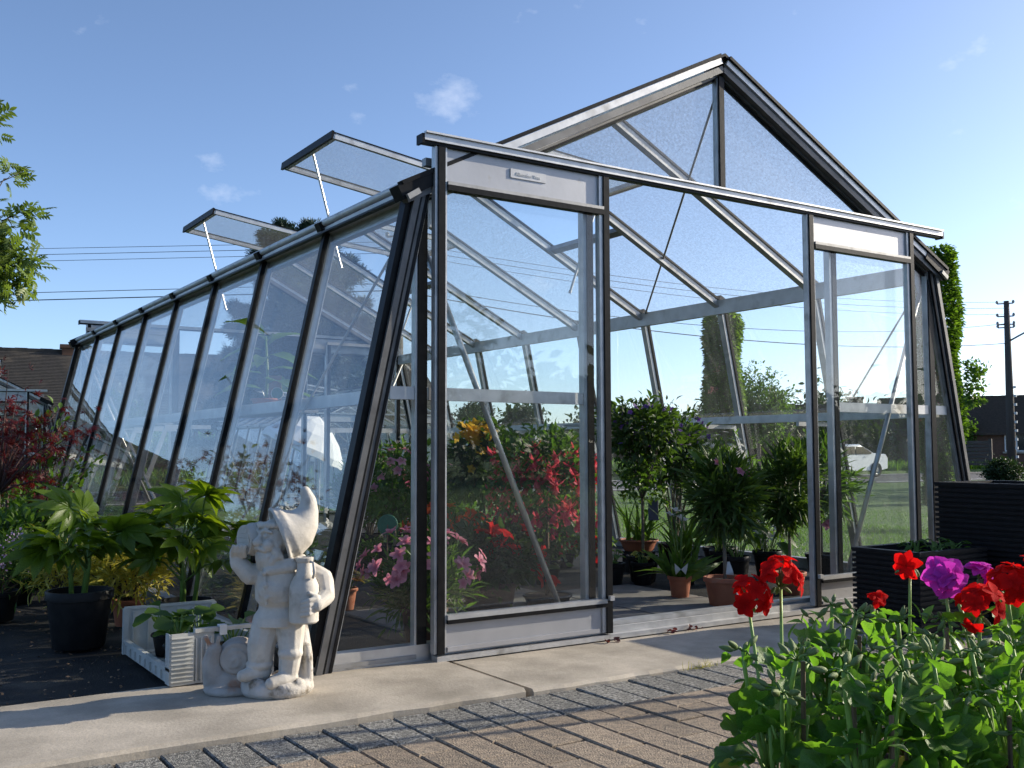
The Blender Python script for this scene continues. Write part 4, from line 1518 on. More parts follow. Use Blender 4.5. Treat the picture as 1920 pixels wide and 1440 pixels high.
_, cen = foliage('foliage', sh, 'lf_conifer', T_OVAL, rng, (0, 0, .36), (.5, .5, .36), 50, 60, .13, .11, .4)
twigs('stems', sh, 'bark', (0, 0, 0), cen[:14], .025, .006, rng)
p = bearing(57.0, 62)
rng = np.random.default_rng(45)
sh = thing('climbing_shrub', 'rounded shrub against the brick house between dormer and pole', 'shrub', (*p, -.1))
_, cen = foliage('foliage', sh, 'lf_mid', T_OVAL, rng, (0, 0, 1.9), (.75, .5, .85), 40, 60, .16, .16, .4)
twigs('stems', sh, 'bark', (0, 0, 0), cen[:10], .04, .01, rng)

# wood and hedge on the skyline: one far mass, thinner to the right
rng = np.random.default_rng(50)
cen = []
for deg in np.arange(10, 53, .18):
    hh = 2.0 + 1.1 * math.sin(deg * 1.9) + .8 * math.sin(deg * .77 + 1) + rng.uniform(-.4, .6)
    if deg > 44:
        hh += 1.2
    for k in range(8):
        d = 84 + rng.uniform(-5, 5)
        p = bearing(deg + rng.uniform(-.2, .2), d)
        cen.append((p[0], p[1], rng.uniform(0, max(.8, hh))))
cen = np.array(cen)
o, _ = foliage('far_wood', None, 'lf_wood', T_OVAL, rng, (30, 60, 0), (1, 1, 1), 0, 30, .55, .5, centers=cen, out=.1, rnd_ax=1.0)
tag(o, 'far belt of trees and hedges along the horizon', 'wood', kind='stuff')
cen = []
for deg in np.arange(36, 53.5, .2):
    for k in range(6):
        p = bearing(deg + rng.uniform(-.15, .15), 62 + rng.uniform(-1.2, 1.2))
        cen.append((p[0], p[1], rng.uniform(.1, 2.0 + .8 * math.sin(deg * 2.7) + rng.uniform(-.3, .5))))
cen = np.array(cen)
o, _ = foliage('roadside_hedge', None, 'lf_wood', T_OVAL, rng, (30, 45, 0), (1, 1, 1), 0, 46, .36, .30, centers=cen, out=.1, rnd_ax=1.0)
tag(o, 'dark unclipped hedge on the far side of the road', 'hedge', kind='stuff')
for i in range(5):
    p = bearing((12.0, 14.6, 17.4, 19.6, 24.5)[i], 36 + 2 * (i % 2))
    rng = np.random.default_rng(60 + i)
    sh = thing('garden_shrub', ('dark clipped evergreen in front of the bungalow wall', 'yellow green shrub in front of the bungalow window', 'low green shrub in the bungalow garden beside the cedar',
                                'broad green shrub under the cedar', 'round green shrub behind the smaller greenhouse')[i], 'shrub', (*p, -.36), 0, 'shrubs in front of the bungalow')
    hh = (1.5, .9, .8, 1.0, 1.1)[i]
    _, cen = foliage('foliage', sh, ('lf_dark', 'lf_bright', 'lf_mid', 'lf_mid', 'lf_dark')[i], T_OVAL, rng, (0, 0, hh), (.9, .9, hh), 60, 60, .17, .15, .4)
    twigs('stems', sh, 'bark', (0, 0, 0), cen[:10], .04, .01, rng)

# broad tree reaching in from the left edge: trunk out of view
rng = np.random.default_rng(71)
p = bearing(2.75, 35.0)
tr = thing('ash_tree', 'leafy ash tree reaching into the sky at the left edge', 'tree', (*p, -.36))
tr.scale = (2.4, 2.4, 2.4)
boughs = []
cenl = []
bm_ = MB()
bm_.tube([(-.3, 0, -.2), (-.25, .05, 1.1), (-.2, 0, 2.1)], [.17, .14, .11], 10)
bm_.build('trunk', 'bark_dark', tr, True)
lm = MB()
tips = [(.55, .0, 6.15), (.72, -.1, 5.7), (.95, .1, 5.05), (1.02, 0, 4.55), (.55, .1, 4.35), (.35, 0, 5.3), (.78, .05, 4.05), (.9, 0, 3.75), (.5, 0, 3.70), (.15, .1, 3.55), (1.05, .1, 3.95), (0, .3, 6.0),
        (-.6, .2, 6.2), (-1.2, -.2, 5.6), (-1.5, .2, 4.8), (-1.2, .4, 4.2), (-.7, -.6, 5.1), (-.3, -.7, 4.4), (-.2, .8, 5.2), (-.9, .7, 5.0), (.1, -.4, 5.7), (.2, .5, 4.6), (.25, -.2, 4.0), (-.1, 0, 4.6)]
tips = [(x_ + .06, y_, z_ - 1.0) for x_, y_, z_ in tips]
for tp in tips:
    b0 = Vector((-.2, 0, 2.0 + rng.uniform(-.6, .4)))
    e = Vector(tp)
    mid = b0.lerp(e, .5) + Vector((0, 0, -.25 + .1 * rng.normal()))
    pts = [b0 * (1 - q) ** 2 + mid * 2 * q * (1 - q) + e * q * q for q in (0, .2, .4, .6, .8, 1)]
    lm.tube(pts, [.05, .04, .03, .022, .014, .006], 6)
    for j in range(9):
        q = rng.uniform(.45, 1.05)
        i0 = min(4, int(q * 5))
        c0 = pts[i0].lerp(pts[i0 + 1], min(1, q * 5 - i0))
        c1 = c0 + Vector((rng.normal() * .15, rng.normal() * .15, rng.normal() * .13 + .06))
        lm.tube([c0, c0.lerp(c1, .5) + Vector((0, 0, -.02)), c1], [.010, .006, .003], 4)
        cenl.append(tuple(c1))
for k in range(9):
    e = Vector(tips[k])
    lm.tube([e + Vector((-.1, 0, -.08)), e + Vector((.10, .02, .05)), e + Vector((.16 + .06 * (k % 3), .02, .20))], [.008, .005, .002], 4)
lm.build('limbs', 'bark_dark', tr, True)
# pinnate sprays
T_PIN = combine([(rotz(T_LANCE[0] * [1.3, .55, .55], a) + np.array([0, b, -.1 * b * b]), T_LANCE[1]) for b in (.1, .32, .54, .76) for a in (-1.0, 1.0)] + [(T_LANCE[0] * [1.3, .5, .5] + np.array([0, .85, -.08]), T_LANCE[1])])
foliage('crown', tr, 'lf_tree', T_PIN, rng, (-.2, 0, 3.6), (1, 1, 1), 0, 15, .085, .19, centers=np.array(cenl), up=.25, out=.5, rnd_ax=.7)

# white car on the road, rear half in view --------------------------------
p = bearing(51.0, 47.5)
CARX, CARY = 32.3, 25.4
car = thing('white_car', 'white saloon car passing on the road, seen through the door glass', 'car', (CARX, CARY, -.345), 0)
prof = [(-2.15, .35), (-2.2, .62), (-2.0, .78), (-1.15, .90), (-.55, 1.36), (.55, 1.40), (1.35, 1.02), (2.08, .98), (2.2, .80), (2.18, .36), (1.72, .28), (1.1, .28), (-1.0, .28), (-1.7, .28)]
secs = [(-.80, .86), (-.74, .97), (-.5, 1.0), (.5, 1.0), (.74, .97), (.80, .86)]
mb = MB()
k = len(prof)
vv = []
for y, sc in secs:
    for (x, z) in prof:
        tap = 1.0 if z < .9 else 1.0 - .0 * (z - .9)
        zz = z if z < .8 else .8 + (z - .8) * (sc if abs(y) > .7 else 1)
        yy = y * (1.0 if z < .92 else 1 - .32 * (z - .92))
        vv.append((x * (.985 if abs(y) > .7 else 1), yy, zz))
ff = [tuple(range(k)), tuple(range((len(secs) - 1) * k, len(secs) * k))[::-1]]
for i in range(len(secs) - 1):
    for j in range(k):
        ff.append((i * k + j, (i + 1) * k + j, (i + 1) * k + (j + 1) % k, i * k + (j + 1) % k))
mb.add(vv, ff)
body = mb.build('body', 'car_white', car)
smooth_angle(body, 40)
for s in (-1, 1):
    MB().prism([(-.98, .95), (-.52, 1.28), (.02, 1.30), (.02, .96)], 'y', s * .802 - .03 * s, s * .790 - .0 * s + .012 * s).build('side_window', 'window_dark', car)
    MB().prism([(.08, .96), (.08, 1.30), (.52, 1.29), (1.12, 1.04), (1.05, .97)], 'y', s * .772, s * .802).build('side_window', 'window_dark', car)
    MB().box(.62, s * .80 - .01, .86, .80, s * .80 + .02, .89).build('door_handle', 'car_white', car)
    MB().box(2.10, s * .62 - .12, .68, 2.215, s * .62 + .12, .86).build('rear_lamp', 'pt_red', car)
    MB().box(-2.21, s * .62 - .14, .60, -2.10, s * .62 + .14, .74).build('headlight', 'letter_light', car)
    for wx in (-1.35, 1.35):
        tyre = MB().lathe([(.20, -.09), (.30, -.10), (.315, -.05), (.315, .05), (.30, .10), (.20, .09)], 20).build('tyre', 'rubber', car)
        tyre.location = (wx, s * .78, .315)
        tyre.rotation_euler = (math.pi / 2, 0, 0)
        hub = MB().lathe([(.001, .06), (.06, .075), (.16, .055), (.205, .085)], 20)
        hub.lathe([(.001, -.06), (.06, -.075), (.16, -.055), (.205, -.085)], 20)
        h = hub.build('rim', 'grey_metal', tyre)
MB().add([(1.42, -.62, 1.04), (1.42, .62, 1.04), (.62, .55, 1.395), (.62, -.55, 1.395), (1.40, -.62, 1.02), (1.40, .62, 1.02), (.60, .55, 1.375), (.60, -.55, 1.375)],
         [(0, 1, 2, 3), (7, 6, 5, 4), (0, 4, 5, 1), (1, 5, 6, 2), (2, 6, 7, 3), (3, 7, 4, 0)]).build('rear_window', 'window_dark', car)

# white van behind the smaller greenhouse ---------------------------------
p = bearing(26.9, 27)
van = thing('white_van', 'white panel van parked behind the oleander bushes', 'van', (*p, -.36), math.radians(-24))
mb = MB()
mb.prism([(-1.9, .35), (-1.95, .85), (-1.75, 1.0), (-1.15, 1.12), (-.75, 1.75), (-.4, 1.95), (1.9, 1.95), (1.97, 1.8), (1.97, .35)], 'y', -.85, .85)
bo = mb.build('body', 'van_white', van)
for zz in (.62, .95, 1.28):
    MB().box(-.3, -.868, zz, 1.85, -.852, zz + .03).build('side_rib', 'van_white', van)
MB().prism([(-1.02, 1.14), (-.68, 1.66), (-.42, 1.70), (-.42, 1.14)], 'y', -.862, -.848).build('side_window', 'window_dark', van)
fc = MB().lathe([(.001, -.02), (.09, -.02), (.10, 0)], 14).build('fuel_cap', 'rubber', van)
fc.location = (1.2, -.866, .72)
fc.rotation_euler = (math.pi / 2, 0, 0)
for s in (-1, 1):
    for wx in (-1.25, 1.2):
        ty = MB().lathe([(.19, -.09), (.30, -.1), (.32, -.05), (.32, .05), (.30, .1), (.19, .09)], 18).build('tyre', 'rubber', van)
        ty.location = (wx, s * .80, .32)
        ty.rotation_euler = (math.pi / 2, 0, 0)
        MB().lathe([(.001, .05), (.1, .07), (.195, .05)], 16).build('rim', 'grey_metal', ty)

# tilted white parasol on the lawn behind the rear gable ------------------
p = (1.55, 8.6)
pa = thing('parasol', 'white cloth parasol tilted on a pole behind the rear gable', 'parasol', (*p, ground_z(*p)), math.radians(-20))
MB().tube([(0, 0, 0), (0, 0, 1.28)], .014, 8).build('pole', 'grey_metal', pa)
MB().lathe([(.001, 0), (.17, 0), (.17, .04), (.03, .07), (.03, .12)], 16).build('base', 'concrete', pa)
mb = MB()
tilt = Matrix.Rotation(.45, 3, 'Y')
nr = 8
vv = [tilt @ Vector((0, 0, .0))]
for ring, (rr, zz) in enumerate(((.22, -.10), (.40, -.24), (.54, -.42), (.55, -.50))):
    for j in range(nr * 2):
        a = math.pi * j / nr
        q = rr * (1.0 if j % 2 == 0 else .94)
        vv.append(tilt @ Vector((q * math.cos(a), q * math.sin(a), zz - (.0 if j % 2 == 0 else -.015))))
m2 = nr * 2
ff = [(0, 1 + j, 1 + (j + 1) % m2) for j in range(m2)]
for ring in range(3):
    for j in range(m2):
        ff.append((1 + ring * m2 + j, 1 + (ring + 1) * m2 + j, 1 + (ring + 1) * m2 + (j + 1) % m2, 1 + ring * m2 + (j + 1) % m2))
mb.add([v + Vector((0, 0, 1.3)) for v in vv], ff)
mb.build('canopy', 'white_cloth', pa)

# small glass lantern house at the right edge ------------------------------
p = (8.42, 3.0)
lh = thing('glass_cabinet', 'small glass plant cabinet with a pitched top at the right edge', 'cabinet', (*p, ground_z(*p)), math.radians(-30))
for sx in (-.2, .2):
    for sy in (-.2, .2):
        MB().box(sx - .018, sy - .018, 0, sx + .018, sy + .018, 1.10).build('post', 'black', lh)
for a in ((-.2, -.2, .2, -.2), (-.2, .2, .2, .2), (-.2, -.2, -.2, .2), (.2, -.2, .2, .2)):
    x0, y0, x1, y1 = a
    q = .0 if y0 == y1 else 1
    MB().box(min(x0, x1) + (.019 if not q else -.002), min(y0, y1) + (.019 if q else -.002), .12, max(x0, x1) - (.019 if not q else -.002), max(y0, y1) - (.019 if q else -.002), 1.05).build('pane', 'glass_wall', lh)
MB().add([(-.25, -.25, 1.10), (.25, -.25, 1.10), (.25, .25, 1.10), (-.25, .25, 1.10), (0, 0, 1.30)], [(0, 1, 4), (1, 2, 4), (2, 3, 4), (3, 0, 4), (3, 2, 1, 0)]).build('roof', 'grey_metal', lh)
MB().box(-.24, -.24, -.1, .24, .24, .11).build('base', 'black', lh)

# seen only mirrored in the glass: added tree belt that darkens reflections, and a house
rng = np.random.default_rng(55)
cen = []
for deg in np.arange(66, 346, 1.1):
    hh = 4.4 + 1.2 * math.sin(deg * .31) + .9 * math.sin(deg * .13 + 1) + rng.uniform(-.5, .7)
    if 80 < deg < 125:
        hh *= .6
    if deg > 205:
        hh = 1.3 + rng.uniform(0, .5)
    for k in range(8):
        p = bearing(deg + rng.uniform(-.9, .9), 38 + rng.uniform(-3, 3))
        cen.append((p[0], p[1], rng.uniform(0, hh)))
o, _ = foliage('tree_belt', None, 'lf_wood', T_OVAL, rng, (0, 0, 0), (1, 1, 1), 0, 26, .55, .62, centers=np.array(cen), out=.1, rnd_ax=1.0)
tag(o, 'belt of trees added out of view to darken the reflections in the glass', 'wood', kind='stuff')
p = bearing(-58, 52)
house('neighbour_house', 'steep roofed house beyond the left edge, mirrored in the side panes', (*p, -.36), math.radians(52), 14, 9, 2.6, 6.6, 'brick', 'rooftile',
      windows=((-3, .9, 1.4, 1.3), (3, .9, 1.4, 1.3)), doors=((0, 1.0, 2.1),), chimneys=((2, .8, .6),))

# ------------------------------------------------------------------ statues and crate on the concrete strip
def remeshed(mb, name, mat, parent, voxel, smooth=2):
    me = mb.mesh(name + '_raw', mat)
    o = bpy.data.objects.new(name + '_raw', me)
    COL.objects.link(o)
    r = o.modifiers.new('r', 'REMESH')
    r.mode = 'VOXEL'
    r.voxel_size = voxel
    s = o.modifiers.new('s', 'SMOOTH')
    s.iterations = smooth
    s.factor = .5
    dg = bpy.context.evaluated_depsgraph_get()
    ev = bpy.data.meshes.new_from_object(o.evaluated_get(dg))
    ev.name = name
    ev.polygons.foreach_set('use_smooth', [True] * len(ev.polygons))
    bpy.data.objects.remove(o)
    return link(name, ev, parent)


def chain(mb, pts, rr, n=12, sub=6):
    """limb: smooth run of overlapping rings with rounded ends"""
    P_, R_ = [], []
    for i in range(len(pts) - 1):
        for k in range(sub):
            t = k / sub
            P_.append(Vector(pts[i]).lerp(Vector(pts[i + 1]), t))
            R_.append(rr[i] * (1 - t) + rr[i + 1] * t)
    P_.append(Vector(pts[-1]))
    R_.append(rr[-1])
    mb.tube(P_, R_, n)
    mb.ball(pts[0], rr[0], n, 8)
    mb.ball(pts[-1], rr[-1], n, 8)


GN = thing('garden_gnome', 'white plaster garden gnome carrying a barrel and a milk churn', 'statue', (-2.285, -.215, 0.0), -YAW)
fdir = Vector((-.66, -.75, 0))
tdir = Vector((.75, -.66, 0))
hc = Vector((-.004, -.026, .514))
mb = MB()
# torso, jacket skirt, belt
mb.tube([(.008, .005, .228), (.008, .004, .258), (.006, .003, .284), (.006, .002, .296), (.006, 0, .312), (.006, 0, .36), (.006, 0, .395), (.004, 0, .425), (.0, -.005, .460)],
        [.084, .080, .068, .066, .078, .080, .078, .064, .044], 24)
mb.ball((.000, -.048, .345), (.056, .040, .05), 14, 10)
for k in range(3):
    mb.ball((-.026 + .005 * k, -.086 + .003 * abs(k - 1), .405 - k * .040), .0095, 10, 8)
chain(mb, [(-.028, -.080, .41), (-.020, -.089, .35), (-.018, -.080, .30)], [.004, .004, .004], 8, 4)
# legs in baggy trousers, boots
chain(mb, [(-.030, -.004, .235), (-.046, -.024, .165), (-.050, -.022, .105)], [.052, .047, .040])
mb.ball((-.050, -.022, .100), (.047, .046, .022), 14, 10)
chain(mb, [(.048, -.012, .235), (.054, -.036, .145), (.048, -.036, .085)], [.050, .039, .034])
mb.ball((.054, -.040, .140), (.042, .042, .026), 14, 10)
chain(mb, [(-.044, -.020, .078), (-.064, -.040, .074), (-.096, -.062, .070)], [.033, .029, .020])
chain(mb, [(.050, -.036, .060), (.030, -.062, .056), (.004, -.090, .052)], [.031, .028, .020])
# head and face
mb.ball(hc, (.056, .056, .064), 20, 16)
mb.ball(hc + fdir * .070 + Vector((0, 0, -.010)), (.0165, .0165, .0155), 14, 10)
chain(mb, [hc + fdir * .050 + Vector((0, 0, .022)), hc + fdir * .066 + Vector((0, 0, -.002))], [.008, .010], 8, 4)
for s in (-1, 1):
    mb.ball(hc + fdir * .049 + tdir * s * .030 + Vector((0, 0, -.018)), .0185, 12, 8)      # cheeks
    mb.ball(hc + fdir * .052 + tdir * s * .022 + Vector((0, 0, .010)), (.0092, .0092, .0070), 10, 8)   # eyes
    chain(mb, [hc + fdir * .058 + tdir * s * .008 + Vector((0, 0, .022)), hc + fdir * .055 + tdir * s * .022 + Vector((0, 0, .029)), hc + fdir * .044 + tdir * s * .040 + Vector((0, 0, .022))], [.0065, .0070, .005], 8, 3)  # brows
    chain(mb, [hc + fdir * .068 + tdir * s * .004 + Vector((0, 0, -.028)), hc + fdir * .058 + tdir * s * .026 + Vector((0, 0, -.036)), hc + fdir * .046 + tdir * s * .040 + Vector((0, 0, -.030))], [.0085, .0085, .005], 8, 3)  # moustache
    mb.ball(hc + tdir * s * .058 + Vector((.004, .004, -.006)), (.010, .014, .020), 10, 8)    # ears
chain(mb, [hc + fdir * .060 + tdir * -.014 + Vector((0, 0, -.047)), hc + fdir * .064 + Vector((0, 0, -.051)), hc + fdir * .060 + tdir * .014 + Vector((0, 0, -.047))], [.0045, .006, .0045], 8, 3)
# beard in locks
rgn = np.random.default_rng(4)
for k in range(60):
    a = rgn.uniform(-1.35, 1.35)
    zz = rgn.uniform(-.098, -.054) if abs(a) < .8 else rgn.uniform(-.085, -.01)
    rad = .058 - .20 * abs(zz + .055)
    q = hc + (fdir * math.cos(a) + tdir * math.sin(a)) * rad + Vector((0, 0, zz))
    mb.ball(q, (.0085, .0085, .0125), 8, 6)
mb.ball(hc + fdir * .026 + Vector((0, 0, -.062)), (.044, .044, .038), 14, 10)
# curls on the forehead
for k in range(11):
    a = -1.1 + k * .22
    mb.ball(hc + (fdir * math.cos(a) + tdir * math.sin(a)) * .053 + Vector((0, 0, .045)), (.009, .009, .011), 8, 6)
# scarf folds
chain(mb, [(-.050, -.042, .432), (-.008, -.072, .412), (.055, -.060, .424), (.082, -.012, .442)], [.014, .018, .021, .018], 10, 4)
chain(mb, [(-.044, -.050, .446), (.0, -.074, .432), (.06, -.060, .444)], [.010, .011, .010], 10, 4)
# raised arm under the barrel
chain(mb, [(-.045, .000, .398), (-.086, -.024, .392), (-.124, -.034, .432), (-.132, -.036, .466)], [.037, .034, .027, .021])
for k in range(4):
    chain(mb, [(-.137 + k * .013, -.050, .456), (-.134 + k * .013, -.070, .474), (-.128 + k * .013, -.078, .492)], [.0075, .0075, .006], 8, 3)
# arm round the churn
chain(mb, [(.080, .010, .405), (.148, .012, .372), (.166, -.030, .322), (.146, -.084, .302)], [.040, .037, .031, .024])
for k in range(4):
    chain(mb, [(.150 - .004 * k, -.092, .322 - k * .0135), (.128, -.112, .320 - k * .0145), (.104, -.114, .313 - k * .0135)], [.0082, .0080, .0066], 8, 3)
chain(mb, [(.148, -.085, .328), (.126, -.100, .342)], [.009, .007], 8, 3)
remeshed(mb, 'body', 'plaster_white', GN, .0031, 1)
mb = MB()
hp = [(.014, -.016, .524), (.040, -.006, .534), (.064, .000, .549), (.086, .005, .574), (.098, .008, .606), (.098, .008, .640), (.088, .006, .666)]
hr = [.090, .089, .076, .054, .035, .0255, .0175]
mb.tube(hp, hr, 28)
mb.ball(hp[-1], .018, 12, 8)
# rolled brim round the face
ax = (Vector(hp[1]) - Vector(hp[0])).normalized()
e1 = ax.cross(Vector((0, 1, 0))).normalized()
e2 = ax.cross(e1)
for k in range(56):
    a = 2 * math.pi * k / 56
    mb.ball(Vector(hp[0]) + (e1 * math.cos(a) + e2 * math.sin(a)) * (.088 + .005 * math.cos(a * 2 + .6)) - ax * .004, .0072, 8, 6)
for k in range(3):
    chain(mb, [Vector(hp[2]) + Vector((-.01, -.072 + .01 * k, .014 - .02 * k)), Vector(hp[3]) + Vector((.0, -.050 + .01 * k, .0))], [.006, .004], 8, 4)
remeshed(mb, 'hat', 'plaster_white', GN, .004, 2)
mb = MB()
bd = Vector((-.72, -.69, -.03)).normalized()
b0 = Vector((-.022, .030, .512))
prof = [(.045, 0), (.050, .02), (.055, .056), (.050, .094), (.046, .112)]
mb.tube([b0 + bd * t for _, t in prof], [r for r, _ in prof], 26)
o = mb.build('barrel', 'plaster_white', GN)
smooth_angle(o, 50)
mb = MB()
for t, r in ((.012, .0500), (.032, .0545), (.080, .0545), (.106, .0490)):
    mb.tube([b0 + bd * (t - .005), b0 + bd * (t + .005)], r, 26)
mb.lathe([(.001, 0), (.002, 0)], 3)
smooth_angle(mb.build('hoop', 'plaster_white', o), 40)
be1 = bd.cross(Vector((0, 0, 1))).normalized()
be2 = be1.cross(bd)
mb = MB()
for k in range(5):
    w_ = math.sqrt(max(0.0, .039 ** 2 - ((k - 2) * .0152) ** 2))
    c = b0 + bd * .1125 + be2 * (k - 2) * .0152
    mb.beam(c - be1 * w_, c + be1 * w_, .0125, .005, bd)
mb.build('head_board', 'plaster_white', o)
mb = MB()
cc = (.100, -.056, .240)
mb.lathe([(.002, 0), (.042, 0), (.048, .006), (.0485, .100), (.0470, .122), (.036, .146), (.0265, .160), (.0240, .196), (.029, .201), (.030, .212), (.023, .214), (.020, .200)], 26, cc)
o = mb.build('milk_churn', 'plaster_white', GN)
smooth_angle(o, 40)
MB().tube([(.124, -.078, .440), (.136, -.088, .438), (.140, -.090, .408), (.134, -.082, .388)], .0045, 8).build('churn_handle', 'plaster_white', o, True)
# rough base and tree stump
mb = MB()
mb.lathe([(.002, .0), (.104, .0), (.114, .014), (.112, .036), (.096, .050), (.05, .054), (.002, .054)], 26, (0, 0, 0))
mb.v = [(x * (1.06 + .05 * math.sin(3 * math.atan2(y, x))), y * (.92 + .06 * math.cos(2 * math.atan2(y, x))), z + .006 * math.sin(x * 55) * (z > .03)) for x, y, z in mb.v]
for k in range(16):
    a = k * .41
    mb.ball((.085 * math.cos(a), .075 * math.sin(a), .040 + .006 * math.sin(k * 3.3)), (.028, .024, .016), 10, 6)
chain(mb, [(.070, .035, .045), (.078, .030, .120), (.066, .025, .205)], [.046, .036, .034])
chain(mb, [(.100, .010, .045), (.104, .0, .10), (.098, -.002, .155)], [.020, .017, .013])
remeshed(mb, 'rock_base', 'plaster_base', GN, .0045, 1)

SNL = thing('snail_statue', 'stained plaster snail statue beside the gnome', 'statue', (-2.398, -.098, 0.0), -YAW)
mb = MB()
chain(mb, [(-.050, -.02, .035), (.0, -.01, .034), (.085, .0, .030)], [.040, .046, .034])
chain(mb, [(-.050, -.022, .045), (-.060, -.030, .100), (-.048, -.034, .140)], [.040, .032, .026])
for s in (-1, 1):
    chain(mb, [(-.050 + s * .010, -.040, .150), (-.054 + s * .022, -.046, .186)], [.0075, .0085], 8, 3)
mb.lathe([(.002, 0), (.09, 0), (.095, .012), (.08, .026), (.002, .028)], 20, (.005, -.005, 0))
remeshed(mb, 'body', 'plaster_stained', SNL, .005, 2)
mb = MB()
mb.ball((.024, .0, .110), (.072, .054, .070), 24, 18)
pts, rr = [], []
for k in range(60):
    a = k * .27
    q = .056 * (1 - k / 64)
    pts.append((.024 + q * math.cos(a), -.036 - .022 * (k / 60), .110 + q * math.sin(a)))
    rr.append(.010 * (1 - k / 75))
mb.tube(pts, rr, 8)
remeshed(mb, 'shell', 'plaster_stained', SNL, .005, 4)

# stacking crate ------------------------------------------------------------
CR = thing('plastic_crate', 'grey plastic stacking crate with an open left side', 'crate', (0, 0, 0))
cx0, cx1, cy0, cy1, ch_ = -2.553, -2.205, .062, .735, .178
mb = MB().box(cx0, cy0, .004, cx1, cy1, .014)
for k in range(7):
    mb.box(cx0 + .01, cy0 + .05 + k * .09, .0141, cx1 - .01, cy0 + .07 + k * .09, .018)
mb.build('floor', 'crate_plastic', CR)


def crate_wall(a, b, z0, z1, th, nrib, name, inner):
    a, b = Vector(a), Vector(b)
    t = (b - a).normalized()
    nn = Vector((t.y, -t.x, 0)) * inner
    m = MB()
    m.beam(a + Vector((0, 0, (z0 + z1) / 2)), b + Vector((0, 0, (z0 + z1) / 2)), th, z1 - z0, (0, 0, 1))
    L = (b - a).length
    for k in range(nrib):
        c = a + t * (L * (k + .5) / nrib) + nn * (th / 2 + .003)
        m.beam(c + Vector((0, 0, z0)), c + Vector((0, 0, z1 - .01)), .006, .007, nn)
    m.beam(a + Vector((0, 0, z1 + .005)) - t * .004, b + Vector((0, 0, z1 + .005)) + t * .004, th + .012, .010, (0, 0, 1))
    return m.build(name, 'crate_plastic', CR)


crate_wall((cx0, cy1, 0), (cx1, cy1, 0), .012, ch_, .006, 6, 'end_wall', 1)
crate_wall((cx0, cy0, 0), (cx0, cy1, 0), .012, .052, .006, 9, 'low_side', -1)
crate_wall((cx1, cy0, 0), (cx1, cy1, 0), .012, .11, .006, 9, 'low_side', 1)
# front end: louvred corner, solid middle piece, top bar over a hand opening
m = MB()
m.box(cx0 - .003, cy0 - .003, .004, cx0 + .075, cy0 + .003, ch_)
for k in range(11):
    m.box(cx0 - .004, cy0 - .009, .016 + k * .0145, cx0 + .070, cy0 - .0031, .0195 + k * .0145)
m.box(cx0 - .009, cy0 - .002, .006, cx0 - .0031, cy0 + .05, ch_ - .002)
m.build('corner_panel', 'crate_plastic', CR)
m = MB().box(cx0 + .0755, cy0 + .003, .006, cx0 + .145, cy0 + .009, ch_ - .002)
for k in range(4):
    m.box(cx0 + .080 + k * .017, cy0 - .004, .010, cx0 + .085 + k * .017, cy0 + .0028, ch_ - .02)
m.build('front_panel', 'crate_plastic', CR)
m = MB().box(cx0 + .076, cy0 - .008, ch_ - .0015, cx1, cy0 + .016, ch_ + .012)
m.box(cx0 + .1455, cy0 + .003, .006, cx1, cy0 + .008, .075)
m.box(cx1 - .075, cy0 + .0085, .006, cx1, cy0 + .013, ch_ - .002)
m.build('top_bar', 'crate_plastic', CR)
m = MB().box(cx0 + .160, cy0 - .011, ch_ - .016, cx0 + .186, cy0 - .0085, ch_ + .018)
m.box(cx0 + .160, cy0 - .0084, ch_ + .0125, cx0 + .186, cy0 + .018, ch_ + .018)
m.build('clip', 'paper_white', CR)
for (x, y) in ((cx0, cy1), (cx1, cy1), (cx1, cy0)):
    MB().box(x - .010, y - .010, .004, x + .010, y + .010, ch_ + .004).build('corner_post', 'crate_plastic', CR)

me_round = tmpl_mesh('leaf', T_ROUND, 'lf_mid')
me_oval = tmpl_mesh('leaf', T_OVAL_HI, 'lf_mid')
me_fatsia = tmpl_mesh('leaf', T_FATSIA, 'lf_fatsia')
me_big = tmpl_mesh('leaf', T_BIG, 'lf_bright')


def potted(name, label, cat, loc, r, h, pmat, group=None, rz=0.0, saucer=False, rb=None):
    t = thing(name, label, cat, loc, rz, group)
    if r:
        pot(t, r, h, pmat, saucer=saucer, rb=rb)
    return t


def leaf_rosette(t, me, rng, n, z0, reach, size, stem_mat='stem_green', rise=.5, r_st=.004, cx=0, cy=0, flat=.0, zvar=.3, droop=.0):
    """separate large leaves, each on a curved stalk from the middle"""
    P_, A_, N_ = [], [], []
    st = MB()
    for i in range(n):
        a = i * 2.399 + rng.normal() * .25
        q = rng.uniform(.25, 1.0)
        d = Vector((math.cos(a), math.sin(a), 0))
        z = z0 + rng.uniform(-zvar, zvar) * reach + (1 - q) * rise * reach
        e = Vector((cx, cy, 0)) + d * reach * q * .75 + Vector((0, 0, z))
        b = Vector((cx + rng.normal() * .012, cy + rng.normal() * .012, max(.02, z0 - reach * rng.uniform(.6, 1.2))))
        mid = b.lerp(e, .5) + Vector((0, 0, .12 * reach))
        st.tube([b * (1 - k) ** 2 + mid * 2 * k * (1 - k) + e * k * k for k in (0, .25, .5, .75, 1)], [r_st, r_st * .85, r_st * .7, r_st * .6, r_st * .5], 5)
        P_.append(tuple(e))
        ax_ = d * (.9) + Vector((rng.normal() * .2, rng.normal() * .2, rng.uniform(-.25, .35) - droop))
        A_.append(tuple(ax_))
        N_.append((d.x * -.15 + rng.normal() * .25 + .25, d.y * -.15 + rng.normal() * .25 - .25, 1 + flat))
    st.build('stems', stem_mat, t, True)
    sz = rng.uniform(.75, 1.15, n) * size
    return place(me, 'leaf', t, P_, A_, N_, sz)


